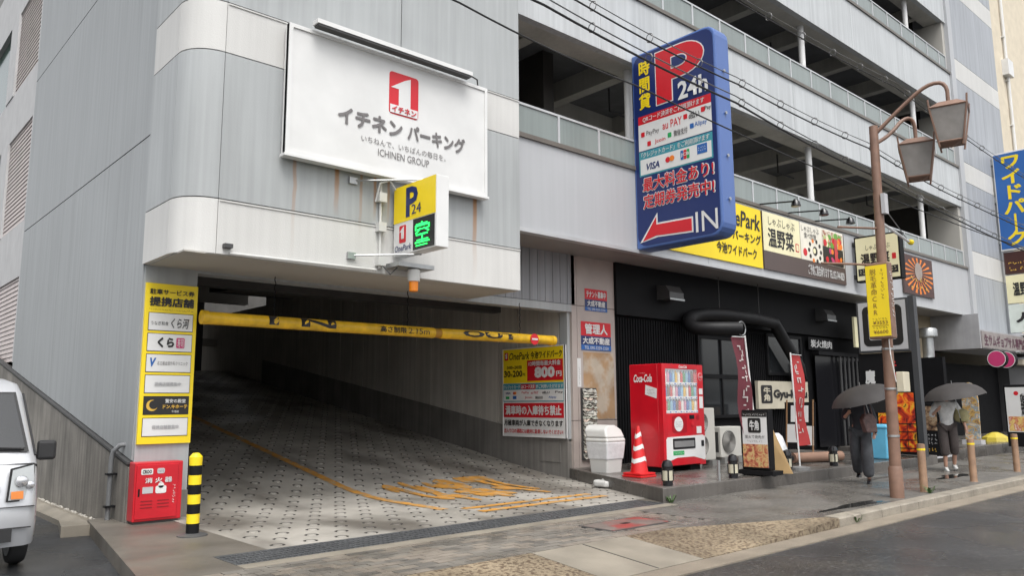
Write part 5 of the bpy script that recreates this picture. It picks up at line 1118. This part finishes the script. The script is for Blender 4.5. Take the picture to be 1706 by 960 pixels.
# ============================================================ silver microvan in the alley
t = thing("microvan", "silver boxy microvan parked in the alley, front corner showing", "van", (1.13,10.6,-.15))
paint_s = M("van_silver", (.55,.56,.58), .3, metal=.35, var=.03, coat=.5); G = -.15
prof = [(9.12,.22),(9.05,.42),(9.06,.62),(9.12,.86),(9.2,1.02),(9.28,1.1),(9.75,1.72),(9.95,1.83),(10.4,1.88),(11.8,1.88),(12.35,1.82),(12.42,1.2),(12.45,.3)]
XC, HW = 1.13, .735
m = MB(); st = [-1,-.97,-.88,-.6,0,.6,.88,.97,1]; n = len(prof)
for s in st:
    ins = {1:.09,.97:.045,.88:.012}.get(abs(s), 0.)
    for (yy, zz) in prof:
        cy_, cz_ = 10.8, 1.0; dy, dz = cy_-yy, cz_-zz; L_ = math.hypot(dy, dz); tum = max(0, zz-1.1)*.12
        m.v.append((XC+s*(HW-tum), yy+dy/L_*ins, zz+dz/L_*ins*.7+G))
for i in range(len(st)-1):
    for j in range(n): m.f.append((i*n+j,i*n+(j+1) % n,(i+1)*n+(j+1) % n,(i+1)*n+j)); m.mi.append(0)
m.f += [tuple(range(n)), tuple(range((len(st)-1)*n,len(st)*n))]; m.mi += [0,0]
m.build("body", paint_s, t, smooth=True)
# windscreen proud of the body slope
def fr_pt(u, v, off):   # u across -1..1, v along the slope 0..1 from cowl to roof edge
    a, b = Vector((0,9.28,1.1)), Vector((0,9.75,1.72)); p = a.lerp(b, v); nrm = Vector((0,-.8,.6)); hw = HW-max(0,p.z-1.1)*.12
    q = p+nrm*off; return (XC+u*hw, q.y, q.z+G)
m = MB(); m.add([fr_pt(-.86,.08,.012),fr_pt(.86,.08,.012),fr_pt(.84,.95,.012),fr_pt(-.84,.95,.012)], [(0,1,2,3)]); m.build("windscreen", win_glass, t)
m = MB(); m.add([fr_pt(-.9,.02,.006),fr_pt(.9,.02,.006),fr_pt(.88,.99,.006),fr_pt(-.88,.99,.006)], [(0,1,2,3)]); m.build("screen_seal", rubber, t)
MB().tube([fr_pt(.3,.04,.03),fr_pt(-.5,.1,.03)], .008, 5).build("wiper", rubber, t); MB().tube([fr_pt(.8,.05,.03),fr_pt(.15,.1,.03)], .008, 5).build("wiper", rubber, t)
m = MB(); m.lathe([(.03,0),(.03,.003)], (0,0,0), 'y', 14); o = m.build("sticker", flat("van_sticker", (.7,.35,.25)), t); p = fr_pt(.66,.82,.018); o.location = Vector(p)-wloc(t); o.rotation_euler = (R(-37),0,0)
for s in (-1, 1):
    xo = XC+s*(HW-.0)
    P = lambda a, yy, zz: (XC+s*a, yy, zz+G)
    m = MB(); m.add([P(.47,9.03,.67),P(.7,9.11,.66),P(.735,9.2,.68),P(.735,9.27,.97),P(.69,9.17,.99),P(.5,9.10,.95)], [(0,1,4,5),(1,2,3,4)]); m.build("headlight", M("headlight_glass", (.5,.52,.52), .08, metal=.3), t)
    m = MB(); m.add([P(.49,9.022,.68),P(.6,9.058,.675),P(.6,9.075,.75),P(.49,9.04,.75)], [(0,1,2,3)]); m.build("turn_signal", M("amber_plastic", (.7,.22,.04), .15), t)
    m = MB(); m.add([P(.45,9.034,.655),P(.7,9.118,.645),P(.742,9.21,.665),P(.742,9.28,.985),P(.69,9.185,1.005),P(.48,9.11,.965)], [(0,1,4,5),(1,2,3,4)]); m.build("headlight_rim", rubber, t)
    MB().box(xo+s*.02,xo+s*.19,9.36,9.46,1.02+G,1.22+G).build("mirror", rubber, t, bevel=.03); MB().tube([(xo-s*.02,9.5,1.02+G),(xo+s*.08,9.42,1.08+G)], .02, 6).build("mirror_arm", rubber, t)
    for yy in (9.52,11.9):
        MB().lathe([(.2,-.075),(.255,-.07),(.27,-.04),(.27,.04),(.255,.07),(.2,.075)], (xo-s*.09,yy,.27+G), 'x', 28).build("wheel", rubber, t, smooth=True); MB().lathe([(.19,-.077),(.19,.077)], (xo-s*.09,yy,.27+G), 'x', 20).build("rim", galv, [o for o in t.children if o.name.startswith("wheel")][-1])
box("bumper_groove", rubber, XC-.68,XC+.68,9.045,9.06,.4+G,.41+G, t); box("lower_grille", rubber, XC-.4,XC+.4,9.035,9.06,.27+G,.37+G, t); box("upper_grille", rubber, XC-.4,XC+.4,9.075,9.1,.74+G,.8+G, t)
for z_ in (1.0,.6): box("panel_gap", rubber, XC-.7,XC+.7,9.0+(.19 if z_ > .9 else .045),9.3,z_+G,z_+.006+G, t)
for s in (-1, 1):
    for q, (a_, zz, rr) in enumerate(((.58,.84,.055),(.66,.8,.04))):
        MB().lathe([(rr,0),(rr*.9,-.012),(rr*.4,-.02)], (XC+s*a_,9.07+q*.035,zz+G), 'y', 16).build("lamp_reflector", M("lamp_chrome", (.7,.7,.72), .12, metal=.9, var=0), t, smooth=True)
    box("fog_lamp_recess", rubber, XC+s*.38,XC+s*.52,9.03,9.07,.28+G,.4+G, t)
    MB().tube([(XC+s*(HW-.012),9.3,1.08+G),(XC+s*(HW-.085),9.74,1.7+G)], .012, 6).build("pillar_trim", rubber, t)
MB().tube([fr_pt(-.84,.06,.014),fr_pt(.84,.06,.014)], .012, 6).build("cowl_strip", rubber, t)
box("number_plate", white, XC-.17,XC+.17,9.02,9.035,.44+G,.6+G, t)
for o in list(bpy.data.objects):
    if o.type == 'MESH' and o.parent is None and "label" not in o and "kind" not in o: print("UNTAGGED", o.name)
